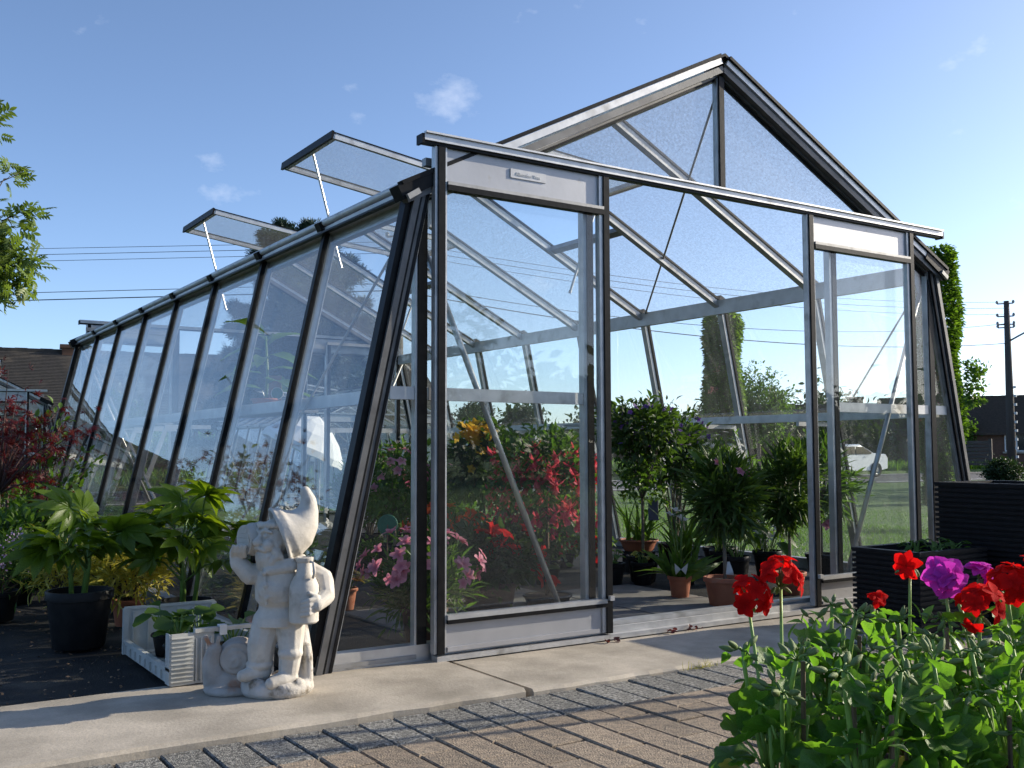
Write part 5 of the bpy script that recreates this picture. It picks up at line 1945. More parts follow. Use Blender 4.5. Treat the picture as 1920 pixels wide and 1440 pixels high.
# seedlings inside the crate
for k, (x, y, lab) in enumerate(((-2.46, .30, 'leafy green seedling in the crate nearest the gnome'), (-2.36, .42, 'leafy green seedling in the middle of the crate'), (-2.30, .20, 'leafy green seedling behind the crate top bar'), (-2.44, .55, 'leafy green seedling at the back of the crate'))):
    rng = np.random.default_rng(100 + k)
    t = potted('potted_seedling', lab, 'plant', (x, y, .018), .055, .085, 'pot_black', 'seedlings in the crate')
    leaf_rosette(t, me_round, rng, 13, .14, .10, .072, rise=.3, zvar=.35)

# ------------------------------------------------------------------ plants on the fabric, left of the greenhouse
def fatsia(label, loc, r, h, seed, spread, height, n, group='fatsias in black pots'):
    rng = np.random.default_rng(seed)
    t = potted('fatsia', label, 'plant', loc, r, h, 'pot_black', group, rb=r * .8)
    st = MB()
    stems = []
    for k in range(3):
        a = k * 2.1 + seed
        b = Vector((.03 * math.cos(a), .03 * math.sin(a), h - .04))
        e = Vector((.06 * math.cos(a), .06 * math.sin(a), h + (height - h) * (.50 + .14 * k)))
        st.tube([b, b.lerp(e, .5) + Vector((.01, .01, 0)), e], [.011, .009, .007], 8)
        stems.append((b, e))
    P_, A_, N_ = [], [], []
    for i in range(n):
        b, e = stems[i % 3]
        q = (i // 3 + .5) / math.ceil(n / 3)
        p0 = b.lerp(e, .35 + .65 * q)
        a = i * 2.399 + rng.normal() * .3
        d = Vector((math.cos(a), math.sin(a), 0))
        L = spread * rng.uniform(.55, 1.0) * (1 - .45 * q)
        p1 = p0 + d * L + Vector((0, 0, (height - h) * .34 * rng.uniform(.45, 1.0)))
        mid = p0.lerp(p1, .5) + Vector((0, 0, .03))
        st.tube([p0, mid, p1], [.005, .004, .0032], 6)
        P_.append(tuple(p1))
        A_.append(tuple(d + Vector((rng.normal() * .25, rng.normal() * .25, rng.uniform(-.12, .40) + .4 * q))))
        N_.append((rng.normal() * .5 + .25, rng.normal() * .5 - .2, 1))
    st.build('stems', 'stem_green', t, True)
    place(me_fatsia, 'leaf', t, P_, A_, N_, rng.uniform(.12, .19, n))
    return t


fatsia('large leaved fatsia in a big black pot, nearest the left edge', (-2.67, 1.03, 0), .128, .232, 3, .20, .60, 22)
fatsia('large leaved fatsia behind the crate, against the glass', (-2.26, .93, 0), .11, .17, 8, .19, .62, 24)


def bush(name, label, loc, pr, ph, pm, mat, T, c, r, ncl, nl, cr, size, seed, cat='plant', group=None, stem='bark', nst=14, up=.45, out=.7, hollow=.4, rnd_ax=.6, rb=None):
    rng = np.random.default_rng(seed)
    t = potted(name, label, cat, loc, pr, ph, pm, group, rb=rb)
    _, cen = foliage('foliage', t, mat, T, rng, c, r, ncl, nl, cr, size, hollow, up, out, rnd_ax)
    twigs('stems', t, stem, (0, 0, ph * .8), cen[:nst], .006, .0025, rng, .1)
    return t


bush('variegated_euonymus', 'yellow variegated euonymus in a terracotta pot behind the crate', (-2.38, 1.46, 0), .07, .12, 'terracotta', 'lf_yellow', T_LANCE, (0, 0, .26), (.17, .19, .13), 60, 26, .035, .062, 201, group='euonymus plants')
bush('variegated_euonymus', 'yellow variegated euonymus half hidden behind the front fatsia', (-2.62, 1.72, 0), .07, .12, 'pot_black', 'lf_yellow', T_LANCE, (0, 0, .24), (.15, .15, .11), 36, 24, .035, .055, 202, group='euonymus plants')
bush('variegated_euonymus', 'green and yellow euonymus between the two fatsias', (-2.30, 1.95, 0), .07, .12, 'pot_black', 'lf_bright', T_LANCE, (0, 0, .23), (.16, .16, .12), 36, 24, .035, .055, 203, group='euonymus plants')
bush('heather', 'lilac flowering heather in a black pot at the left edge', (-2.86, 1.95, 0), .09, .14, 'pot_black', 'lf_mid', T_LANCE, (0, 0, .27), (.20, .20, .12), 50, 26, .035, .045, 204)
rng = np.random.default_rng(205)
t = bpy.data.objects['heather']
foliage('blossom', t, 'pt_lilac', T_ROUND, rng, (0, 0, .33), (.20, .20, .10), 22, 12, .016, .014, .7)
bush('green_shrub', 'low green shrub in a dark pot behind the lilac heather', (-2.72, 2.55, 0), .12, .18, 'pot_black', 'lf_mid', T_OVAL, (0, 0, .30), (.22, .22, .14), 50, 26, .04, .05, 206)
# tuft of grass
rng = np.random.default_rng(207)
t = potted('grass_tuft', 'fine green grass tuft in a pot behind the euonymus', 'plant', (-2.36, 2.42, 0), .09, .13, 'pot_black')
n = 420
P_ = np.stack([rng.normal(size=n) * .03, rng.normal(size=n) * .03, np.full(n, .10)], 1)
V, F, R_ = scatter(T_BLADE, P_, np.stack([rng.normal(size=n) * .42, rng.normal(size=n) * .42, np.ones(n)], 1), rng.normal(size=(n, 3)), rng.uniform(.15, .30, n), rng.random(n))
tag(link('foliage', np_mesh('foliage', V, F, 'lf_bright', R_, True), t), kind='stuff')


def maple(label, loc, pr, ph, pm, mat, tips, seed, nl, size, base_z=None, cr=.05):
    rng = np.random.default_rng(seed)
    t = potted('japanese_maple', label, 'tree', loc, pr, ph, pm, 'japanese maples in pots')
    b = Vector((0, 0, ph * .85))
    st = MB()
    fork = Vector((.02, .0, ph + .30))
    st.tube([b, b.lerp(fork, .5) + Vector((.01, 0, 0)), fork], [.013, .011, .009], 8)
    cen = []
    for tp in tips:
        e = Vector(tp)
        mid = fork.lerp(e, .5) + Vector((0, 0, .08))
        pts = [fork * (1 - q) ** 2 + mid * 2 * q * (1 - q) + e * q * q for q in (0, .25, .5, .75, 1)]
        st.tube(pts, [.007, .006, .0045, .003, .0016], 6)
        for j in range(5):
            q = pts[2].lerp(pts[4], rng.random()) + Vector((rng.normal() * .05, rng.normal() * .05, rng.normal() * .018))
            cen.append(tuple(q))
        cen.append(tuple(e))
    st.build('stems', 'twig_red', t, True)
    foliage('foliage', t, mat, T_MAPLE, rng, (0, 0, .5), (1, 1, 1), 0, nl, cr, size, centers=np.array(cen), up=-.1, out=.4, rnd_ax=.55)
    return t


rng = np.random.default_rng(220)
tips = [(rng.uniform(-.42, .40), rng.uniform(-.3, .3), rng.choice([.62, .80, .95, 1.06]) + rng.normal() * .02) for _ in range(13)] + [(.46, -.05, .93), (.50, .05, .98), (.05, 0, 1.28), (-.1, 0, 1.20), (.12, .1, 1.16)]
maple('red leaved japanese maple in a dark pot at the left edge', (-2.76, 3.05, 0), .16, .26, 'pot_black', 'lf_maple_red', tips, 221, 4, .048)
rng = np.random.default_rng(222)
tips = [(rng.uniform(-.28, .30), rng.uniform(-.4, .5), rng.uniform(.55, 1.0)) for _ in range(16)]
maple('brown leaved japanese maple close to the glass, halfway along the left wall', (-2.52, 4.6, 0), .15, .26, 'pot_black', 'lf_maple_brown', tips, 223, 8, .055)
rng = np.random.default_rng(224)
# twiggy variegated dogwood standing in a clay pot, set in a black tub
t = potted('twiggy_dogwood', 'thin twiggy dogwood with pale leaves beside the red maple', 'shrub', (-2.50, 3.20, 0), .17, .24, 'pot_black')
cl = pot(t, .10, .17, 'clay_pale', loc=(-.02, -.02, .20), name='clay_pot')
st = MB()
cen = []
for k in range(13):
    a = rng.uniform(0, 6.28)
    e = Vector((rng.uniform(-.18, .28), rng.uniform(-.15, .15), rng.uniform(.6, 1.06)))
    b = Vector((rng.normal() * .02, rng.normal() * .02, .34))
    pts = [b.lerp(e, q) + Vector((.03 * math.sin(q * 5 + a), .03 * math.cos(q * 4 + a), 0)) * q for q in (0, .2, .4, .6, .8, 1)]
    st.tube(pts, [.005, .0045, .004, .003, .0022, .0015], 5)
    cen += [tuple(p_) for p_ in pts[2:]]
st.build('stems', 'twig_red', t, True)
foliage('foliage', t, 'lf_bright', T_OVAL, rng, (0, 0, .6), (1, 1, 1), 0, 5, .020, .050, centers=np.array(cen), up=.8, out=.5, rnd_ax=.5)
# more nursery stock farther along the wall
for k, (x, y, hh, m_, lab) in enumerate(((-2.95, 2.9, .36, 'lf_mid', 'bushy green shrub at the foot of the red maple'), (-2.5, 3.75, .30, 'lf_bright', 'light green shrub behind the dogwood tub'),
                                         (-2.95, 3.9, .45, 'lf_dark', 'dark green shrub far along the left edge'), (-2.45, 5.6, .40, 'lf_mid', 'green shrub by the rear end of the left wall'))):
    bush('nursery_shrub', lab, (x, y, 0), .10, .16, 'pot_black', m_, T_OVAL, (0, 0, .16 + hh * .5), (.20, .20, hh * .6), 50, 22, .045, .05, 230 + k, group='nursery shrubs on the fabric')
# crumbs of soil and bark swept onto the fabric
rng = np.random.default_rng(240)
n = 900
P_ = np.stack([-2.1 - rng.random(n) ** 1.4 * 2.2, .12 + rng.random(n) * 2.6, np.full(n, -.008)], 1)
V, F, R_ = scatter((np.array([(-.5, 0, 0), (.5, 0, .1), (.3, 1, .25), (-.4, .9, 0)], float), np.array([(0, 1, 2, 3)])), P_, rng.normal(size=(n, 3)) * [1, 1, .25], np.tile([0, 0, 1.0], (n, 1)) + rng.normal(size=(n, 3)) * .4, rng.uniform(.004, .014, n), rng.random(n))
tag(link('soil_crumbs', np_mesh('soil_crumbs', V, F, 'wood_stake', R_)), 'scattered crumbs of soil and bark on the black fabric', 'litter', kind='stuff')

# ------------------------------------------------------------------ stock inside the greenhouse
FZ = -.007      # floor fabric


def blooms(t, me, rng, P_, A_, size, name='flower'):
    P_, A_ = np.array(P_), np.array(A_)
    return place(me, name, t, P_, A_, rng.normal(size=P_.shape) + 1e-3, size * rng.uniform(.8, 1.2, len(P_)))


T_LILY = combine([flower_T(3, strip([.10, .42, .68, .74, .60, .28], .60, .14, .04), .80), (rotz(flower_T(3, strip([.08, .30, .48, .50, .22], .45, .16), 1.0)[0][:, [0, 2, 1]], 1.05)[:, [0, 2, 1]] * .95, flower_T(3, strip([.08, .30, .48, .50, .22], .45, .16), 1.0)[1])])
T_FLAT5 = flower_T(5, T_PETAL, .25)
T_DAISY = flower_T(9, strip([.08, .20, .22, .10], .1, .05), .15)
# hanging fuchsia: reflexed sepals over a skirt
T_FUCH = combine([flower_T(4, (T_LANCE[0] * [1.6, .9, 1], T_LANCE[1]), -.35), (flower_T(4, T_PETAL, 1.25)[0] * [.6, .75, .6] + np.array([0, .05, 0]), flower_T(4, T_PETAL, 1.25)[1])])
me_lily_pink = tmpl_mesh('flower', T_LILY, 'pt_pink')
me_lily_orange = tmpl_mesh('flower', T_LILY, 'pt_orange')
me_lily_white = tmpl_mesh('flower', T_LILY, 'pt_white')
me_fuchsia = tmpl_mesh('flower', T_FUCH, 'pt_fuchsia')
me_flat_red = tmpl_mesh('flower', T_FLAT5, 'pt_red')
me_flat_pink = tmpl_mesh('flower', T_FLAT5, 'pt_pink')
me_flat_yel = tmpl_mesh('flower', T_FLAT5, 'pt_yellow')
me_flat_white = tmpl_mesh('flower', T_FLAT5, 'pt_white')
me_daisy = tmpl_mesh('flower', T_DAISY, 'pt_white')
me_coleus = tmpl_mesh('leaf', T_ROUND, 'lf_coleus')
me_dark_oval = tmpl_mesh('leaf', T_OVAL_HI, 'lf_mid')


def shell_pts(rng, n, c, r, zmin=-.2):
    out_p, out_a = [], []
    while len(out_p) < n:
        d = rng.normal(size=3)
        d /= np.linalg.norm(d)
        if d[2] > zmin:
            out_p.append(np.array(c) + d * np.array(r) * rng.uniform(.9, 1.1))
            out_a.append(d + [0, 0, .3])
    return out_p, out_a


# pink alstroemeria behind the front corner pane
rng = np.random.default_rng(301)
t = potted('alstroemeria', 'pink flowering alstroemeria in a brown pot behind the left corner pane', 'plant', (-1.42, .36, FZ), .10, .15, 'pot_brown', 'alstroemerias')
_, cen = foliage('foliage', t, 'lf_mid', T_LANCE, rng, (0, 0, .24), (.17, .17, .13), 60, 22, .035, .075, .3, .6, .7, .5)
twigs('stems', t, 'stem_green', (0, 0, .10), cen[:22], .004, .002, rng)
P_, A_ = shell_pts(rng, 44, (0.0, 0, .31), (.27, .24, .16), -.35)
blooms(t, me_lily_pink, rng, P_[:30], A_[:30], .036)
blooms(t, me_flat_pink, rng, P_[30:], A_[30:], .030)
# orange alstroemeria behind the door glass
rng = np.random.default_rng(302)
t = potted('alstroemeria', 'orange red flowering alstroemeria behind the left door glass', 'plant', (-.62, 1.55, FZ), .11, .16, 'pot_brown', 'alstroemerias')
_, cen = foliage('foliage', t, 'lf_mid', T_LANCE, rng, (0, 0, .26), (.20, .20, .14), 60, 22, .035, .07, .3, .6, .7, .5)
twigs('stems', t, 'stem_green', (0, 0, .12), cen[:22], .004, .002, rng)
P_, A_ = shell_pts(rng, 24, (0, 0, .36), (.24, .2, .14), .0)
blooms(t, me_lily_orange, rng, P_, A_, .05)
# dark bushy begonia with red flowers in a big bronze pot
rng = np.random.default_rng(303)
t = potted('begonia', 'dark bushy begonia with red flowers in a wide bronze pot', 'plant', (-.80, .82, FZ), .135, .16, 'pot_brown', rb=.11)
_, cen = foliage('foliage', t, 'lf_dark', T_OVAL, rng, (0, 0, .26), (.21, .21, .15), 110, 26, .04, .055, .3, .2, .8, .6)
twigs('stems', t, 'stem_green', (0, 0, .12), cen[:20], .004, .002, rng)
P_ = [(.20 + rng.normal() * .03, -.13 + rng.normal() * .03, .26 + rng.normal() * .035) for _ in range(20)] + [(-.03 + rng.normal() * .10, -.14 + rng.normal() * .04, .38 + rng.normal() * .03) for _ in range(14)]
blooms(t, me_flat_red, rng, P_, [(.5, -.7, .4)] * len(P_) + rng.normal(size=(len(P_), 3)) * .4, .040)
# small terracotta pots
rng = np.random.default_rng(304)
t = potted('coleus', 'coleus with green edged red leaves in an orange pot at the corner pane', 'plant', (-1.33, 1.37, FZ), .062, .11, 'terracotta', 'coleus plants')
leaf_rosette(t, me_coleus, rng, 15, .15, .10, .075, rise=.4, zvar=.25)
t = potted('coleus', 'coleus in an orange pot beside the bronze pot', 'plant', (-.90, 1.16, FZ), .060, .11, 'terracotta', 'coleus plants')
leaf_rosette(t, me_coleus, rng, 9, .14, .07, .05, rise=.4, zvar=.25)
# yellow-green coleus and white flowers seen past the gnome
rng = np.random.default_rng(305)
t = potted('coleus', 'yellow green coleus behind the gnome, inside the glass', 'plant', (-1.62, 1.05, FZ), .075, .13, 'pot_black', 'coleus plants')
leaf_rosette(t, tmpl_mesh('leaf', T_ROUND, 'lf_yellow'), rng, 20, .24, .13, .085, rise=.6, zvar=.4)
t = potted('stocks', 'white flowering stocks behind the gnome hat, inside the glass', 'plant', (-1.48, 1.75, FZ), .09, .14, 'pot_black')
_, cen = foliage('foliage', t, 'lf_mid', T_LANCE, rng, (0, 0, .26), (.14, .14, .14), 40, 18, .03, .06, .3, .5, .7, .5)
twigs('stems', t, 'stem_green', (0, 0, .12), cen[:16], .004, .002, rng)
P_ = [(rng.normal() * .11, rng.normal() * .11, rng.uniform(.36, .55)) for _ in range(60)]
blooms(t, me_flat_white, rng, P_, rng.normal(size=(60, 3)) + [0, 0, .5], .022)


def standard(name, label, loc, pr, ph, pm, trunk_h, tr, c, r, ncl, nl, cr, size, mat, T, seed, bowl=False, up=.2, out=.8, rnd_ax=.6, trunk='bark_pale', group=None, droop=0, hollow=.35, rb=None):
    """small tree on a bare stem"""
    rng = np.random.default_rng(seed)
    t = potted(name, label, 'tree', loc, pr, ph, pm, group, rb=rb)
    top = Vector((0, 0, trunk_h))
    MB().tube([(0, 0, ph * .8), (.006, .004, trunk_h * .6), (0, 0, trunk_h), (0, 0, trunk_h + .1)], [tr * 1.1, tr, tr * .9, tr * .6], 8).build('trunk', trunk, t, True)
    _, cen = foliage('foliage', t, mat, T, rng, c, r, ncl, nl, cr, size, hollow, up, out, rnd_ax, droop)
    twigs('stems', t, trunk, (0, 0, trunk_h), cen[:26], tr * .45, .002, rng, .1)
    return t, rng


t, rng = standard('fuchsia_standard', 'fuchsia on a bare stem with hanging red flowers in a black bowl', (-.42, .86, FZ), .125, .062, 'pot_black', .44, .010, (-.02, 0, .68), (.26, .24, .22), 85, 18, .045, .048, 'lf_mid', T_OVAL, 310, rb=.10, trunk='wood_stake')
P_, A_ = [], []
for _ in range(150):
    a = rng.uniform(0, 6.28)
    q = rng.uniform(.14, .30)
    P_.append((-.02 + q * math.cos(a), q * math.sin(a), .66 + rng.uniform(-.30, .20) * (1 - q)))
    A_.append((rng.normal() * .2, rng.normal() * .2, -1))
blooms(t, me_fuchsia, rng, P_, A_, .056)
t, rng = standard('yellow_cassia', 'tall cassia with yellow flower heads behind the door glass', (.18, 2.45, FZ), .11, .18, 'pot_black', .45, .010, (0, 0, .72), (.22, .22, .28), 90, 18, .05, .07, 'lf_dark', T_OVAL, 311)
P_ = [(-.12 + rng.normal() * .06, -.08 + rng.normal() * .05, .92 + rng.normal() * .035) for _ in range(44)] + [(rng.normal() * .14, -.14, .82 + rng.normal() * .05) for _ in range(10)]
blooms(t, me_flat_yel, rng, P_, rng.normal(size=(54, 3)) * .6 + [-.2, -.6, .4], .040)
t, rng = standard('solanum_standard', 'purple flowering nightshade on a bare stem with a dark hanging label', (.66, 1.36, FZ), .10, .16, 'pot_black', .50, .009, (0, 0, .92), (.24, .22, .17), 70, 20, .05, .05, 'lf_dark', T_OVAL, 312)
cen = [(rng.normal() * .07, rng.normal() * .07, rng.uniform(.52, .85)) for _ in range(34)]
foliage('lower_foliage', t, 'lf_mid', T_OVAL, rng, (0, 0, .7), (1, 1, 1), 0, 16, .035, .045, centers=np.array(cen))
st = MB()
for k in range(9):
    a = k * .7
    st.tube([(.1 * math.cos(a), .1 * math.sin(a), .98), (.22 * math.cos(a), .18 * math.sin(a), 1.07 + .03 * (k % 3))], [.003, .0015], 5)
st.build('shoots', 'stem_green', t)
P_ = [(rng.uniform(-.26, .26), rng.uniform(-.2, .2), .95 + rng.uniform(-.12, .14)) for _ in range(80)]
blooms(t, tmpl_mesh('flower', T_FLAT5, 'pt_purple'), rng, P_, rng.normal(size=(80, 3)) + [0, -.4, .4], .017)
lb = MB().cbox(-.032, -.062, 0, .032, .062, .004, .003).build('plant_label', 'card_slate', t)
lb.location = (.028, -.07, .44)
lb.rotation_euler = (math.pi / 2, 0, -.5)
rng = np.random.default_rng(313)
t = potted('solanum_bush', 'second purple flowering nightshade by the right wall rail', 'plant', (1.25, 1.72, FZ), .11, .18, 'pot_black')
_, cen = foliage('foliage', t, 'lf_dark', T_OVAL, rng, (0, 0, .78), (.22, .24, .22), 80, 18, .05, .05, .3)
twigs('stems', t, 'bark_pale', (0, 0, .14), cen[:16], .008, .002, rng, .05)
P_ = [(rng.uniform(-.22, .22), rng.uniform(-.2, .2), .92 + rng.uniform(-.1, .12)) for _ in range(46)]
blooms(t, tmpl_mesh('flower', T_FLAT5, 'pt_purple'), rng, P_, rng.normal(size=(46, 3)) + [0, -.4, .4], .018)

# oleanders on stems
t, rng = standard('oleander_standard', 'oleander on a bare stem in a large terracotta pot inside the doorway', (.33, .33, FZ), .105, .155, 'terracotta', .36, .0095, (0, 0, .56), (.145, .14, .18), 50, 24, .03, .105, 'lf_dark', T_LANCE, 320, up=.35, out=1.0, rnd_ax=.45, group='oleanders')
P_ = [(-.02, -.14, .70), (.02, -.15, .69), (.05, -.13, .685), (-.10, -.06, .745), (-.08, -.05, .75)]
blooms(t, me_flat_pink, rng, P_, [(0, -.7, .5)] * 5, .030)
place(me_big, 'leaf', t, [(-.10, 0, .66), (-.06, .02, .66), (-.08, -.02, .64), (.0, .0, .66)], [(-.4, 0, 1), (.3, 0, 1), (-.1, .2, 1), (.5, 0, .8)], [(0, -1, .2)] * 4, [.17, .15, .16, .14])
MB().box(-.022, -.1045, .075, .008, -.1035 + .004, .092).build('price_label', 'paper_white', t)
MB().add([(-.012, -.02, .17), (.03, -.035, .165), (.02, -.04, .185), (-.006, -.025, .235), (.008, -.028, .235)], [(0, 1, 2), (0, 2, 4, 3)]).build('stem_tag', 'paper_white', t)
t, rng = standard('oleander_standard', 'second oleander on a bare stem beside the right jamb', (.98, .47, FZ), .085, .125, 'terracotta', .40, .009, (-.02, 0, .60), (.13, .15, .19), 50, 22, .03, .10, 'lf_dark', T_LANCE, 321, up=.35, out=1.0, rnd_ax=.45, group='oleanders')
t, rng = standard('oleander_standard', 'pale flowering oleander behind the right door glass', (1.74, .88, FZ), .10, .15, 'pot_black', .40, .008, (0, 0, .64), (.17, .17, .25), 46, 20, .035, .10, 'lf_mid', T_LANCE, 322, up=.35, out=1.0, rnd_ax=.45, group='oleanders')
P_, A_ = shell_pts(rng, 22, (0, 0, .68), (.16, .16, .25), -.4)
blooms(t, me_flat_white, rng, P_, A_, .026)
P_ = [(-.05, -.1, .36), (-.02, -.11, .35), (-.06, -.09, .34)]
blooms(t, me_flat_pink, rng, P_, [(-.2, -.9, .2)] * 3, .035)
# oleander hedge toward the back
for k, (x, y, lab) in enumerate(((-.05, 3.75, 'bushy oleander with pink flowers at the back, left plant of the row'), (.32, 4.0, 'bushy oleander with pink flowers at the back, middle plant of the row'), (.75, 3.9, 'bushy oleander with pink flowers at the back, right plant of the row'))):
    rng = np.random.default_rng(330 + k)
    t = potted('oleander_bush', lab, 'plant', (x, y, FZ), .11, .17, 'pot_black', 'bushy oleanders at the back')
    _, cen = foliage('foliage', t, 'lf_mid', T_LANCE, rng, (0, 0, .46), (.23, .22, .27), 70, 20, .03, .11, .25, 1.0, .4, .35)
    twigs('stems', t, 'bark_pale', (0, 0, .14), cen[:20], .005, .002, rng, .03)
    P_, A_ = shell_pts(rng, 26, (0, 0, .52), (.22, .2, .26), .35)
    blooms(t, me_flat_pink, rng, P_, A_, .034)
# low trays of ground cover
for k, (x, y, lab) in enumerate(((-.30, 3.0, 'low tray of green ground cover, nearer the left wall'), (.15, 3.2, 'low tray of green ground cover in front of the oleanders'))):
    rng = np.random.default_rng(340 + k)
    t = thing('plant_tray', lab, 'tray', (x, y, FZ), 0, 'trays of ground cover')
    MB().box(-.20, -.14, 0, .20, .14, .05).build('tray', 'pot_black', t)
    foliage('foliage', t, 'lf_mid', T_OVAL, rng, (0, 0, .10), (.19, .13, .06), 46, 20, .03, .03, .2, .6)
# lily tufts and small pots in the middle
rng = np.random.default_rng(350)


def tuft(name, label, loc, pr, ph, pm, n, L, spread, mat, seed, group=None, rb=None, w=1.0):
    rng = np.random.default_rng(seed)
    t = potted(name, label, 'plant', loc, pr, ph, pm, group, rb=rb)
    P_ = np.stack([rng.normal(size=n) * pr * .35, rng.normal(size=n) * pr * .35, np.full(n, ph * .85)], 1)
    T_ = strip([.05 * w, .075 * w, .065 * w, .045 * w, .005], .55, .2)
    V, F, R_ = scatter(T_, P_, np.stack([rng.normal(size=n) * spread, rng.normal(size=n) * spread, np.ones(n)], 1), rng.normal(size=(n, 3)), rng.uniform(.6, 1.1, n) * L, rng.random(n))
    tag(link('foliage', np_mesh('foliage', V, F, mat, R_, True), t), kind='stuff')
    return t, rng


tuft('lily_tuft', 'strap leaved lily in a shallow clay bowl behind the succulents', (1.00, 1.80, .13), .13, .075, 'terracotta', 30, .34, .4, 'lf_bright', 351)
MB().tube([(1.00, 1.80, FZ), (1.00, 1.80, .128)], .11, 16).build('upturned_pot', 'pot_black')
tag(bpy.data.objects['upturned_pot'], 'upturned black pot carrying the clay lily bowl', 'pot')
t, rng = tuft('white_lily', 'white lily with broad leaves in a small terracotta pot', (.34, .68, FZ), .062, .125, 'terracotta', 34, .22, .9, 'lf_mid', 352, w=2.6)
st = MB()
P_ = []
for k in range(5):
    e = (rng.normal() * .06, rng.normal() * .05, .42 + .04 * k * .6)
    st.tube([(0, 0, .12), (e[0] * .5, e[1] * .5, .28), e], [.004, .0035, .003], 6)
    P_.append(e)
st.build('stems', 'stem_green', t, True)
blooms(t, me_lily_white, rng, P_[:3], [(.2, -.3, 1)] * 3, .045)
bt = MB().add([(0, 0, 0), (.038, .0, .034), (.034, 0, -.004), (.028, 0, -.030), (-.038, 0, .034), (-.034, 0, -.004), (-.028, 0, -.030), (0, .003, 0)],
              [(0, 1, 2), (0, 2, 3), (0, 5, 4), (0, 6, 5)]).build('butterfly_tag', 'paper_white', t)
bt.location = (-.06, -.075, .17)
bt.rotation_euler = (.2, 0, -.4)
tuft('crinum_tuft', 'strap leaved plant between the white lily and the nightshade', (.78, 1.12, FZ), .08, .15, 'pot_black', 40, .36, .28, 'lf_bright', 353)
for k, (x, y, lab) in enumerate(((.40, 1.33, 'succulent rosettes in a black pot, left one of the pair inside the door'), (.57, 1.26, 'succulent rosettes in a black pot, right one of the pair inside the door'))):
    rng = np.random.default_rng(360 + k)
    t = potted('succulent', lab, 'plant', (x, y, FZ), .068, .135, 'pot_black', 'succulents in black pots')
    leaf_rosette(t, tmpl_mesh('leaf', T_ROUND, ('lf_bright', 'lf_yellow')[k]), rng, 18, .165, .08, .045, rise=.4, zvar=.3)
for k, (x, y, pr, lab) in enumerate(((1.23, 1.24, .085, 'broad leaved plant in a black pot behind the terracotta oleander'), (1.46, 1.08, .09, 'broad leaved plant in a black pot near the right wall'), (1.05, .95, .08, 'broad leaved plant in a black pot left of the right jamb'))):
    rng = np.random.default_rng(370 + k)
    t = potted('broad_leaf_plant', lab, 'plant', (x, y, FZ), pr, .17, 'pot_black', 'broad leaved plants in black pots')
    leaf_rosette(t, me_dark_oval, rng, 14, .26, .17, .15, rise=.5, zvar=.3)
    if k == 1:
        P_ = [(rng.normal() * .08, rng.normal() * .08, .30 + rng.normal() * .04) for _ in range(7)]
        blooms(t, me_lily_white, rng, P_, rng.normal(size=(7, 3)) + [0, -.5, .5], .035)
# white daisies behind
rng = np.random.default_rng(380)
t = potted('daisy_bush', 'tall bush with white daisy heads behind the oleanders', 'plant', (1.38, 1.42, FZ), .11, .17, 'pot_black')
_, cen = foliage('foliage', t, 'lf_mid', T_LANCE, rng, (0, 0, .58), (.22, .22, .28), 80, 18, .045, .06, .3)
twigs('stems', t, 'stem_green', (0, 0, .14), cen[:20], .005, .002, rng, .05)
P_, A_ = shell_pts(rng, 34, (0, 0, .68), (.24, .24, .24), .35)
blooms(t, me_daisy, rng, P_, A_, .026)
# red bedding plants deeper inside
for k, (x, y, lab) in enumerate(((.72, 2.25, 'red bedding plant in the group behind the left jamb, left'), (.90, 2.15, 'red bedding plant in the group behind the left jamb, right'), (.95, 2.65, 'red bedding plant at the rear of the group behind the left jamb'))):
    rng = np.random.default_rng(390 + k)
    t = potted('bedding_plant', lab, 'plant', (x, y, FZ), .065, .10, 'pot_black', 'red bedding plants')
    _, cen = foliage('foliage', t, 'lf_bright', T_OVAL, rng, (0, 0, .19), (.10, .10, .08), 30, 16, .025, .04, .3)
    twigs('stems', t, 'stem_green', (0, 0, .08), cen[:8], .003, .0015, rng)
    P_ = [(-.03 + rng.normal() * .035, -.06 + rng.normal() * .02, .17 + rng.normal() * .035) for _ in range(9)]
    blooms(t, me_flat_red, rng, P_, rng.normal(size=(9, 3)) + [0, -.8, .2], .032)
# coral flowers hanging at the left jamb
rng = np.random.default_rng(395)
t = potted('fuchsia_bush', 'coral fuchsia with hanging flowers right of the door post', 'plant', (.10, 1.60, FZ), .09, .15, 'pot_black')
_, cen = foliage('foliage', t, 'lf_mid', T_OVAL, rng, (0, 0, .34), (.16, .16, .15), 40, 18, .04, .05, .3)
twigs('stems', t, 'bark_pale', (0, 0, .12), cen[:14], .004, .002, rng)
P_ = [(rng.normal() * .12, rng.normal() * .12, .30 + rng.normal() * .06) for _ in range(24)]
blooms(t, me_fuchsia, rng, P_, np.tile([0, 0, -1.0], (24, 1)) + rng.normal(size=(24, 3)) * .2, .045)
# dark flowering shrub behind the fixed light
t, rng = standard('weigela', 'dark shrub with pink bells behind the left fixed light', (-.35, 2.75, FZ), .12, .18, 'pot_black', .35, .010, (0, 0, .60), (.26, .24, .24), 55, 16, .05, .06, 'lf_mid', T_OVAL, 396)
P_, A_ = shell_pts(rng, 46, (0, 0, .61), (.26, .24, .24), -.2)
blooms(t, me_flat_pink, rng, P_, A_, .034)
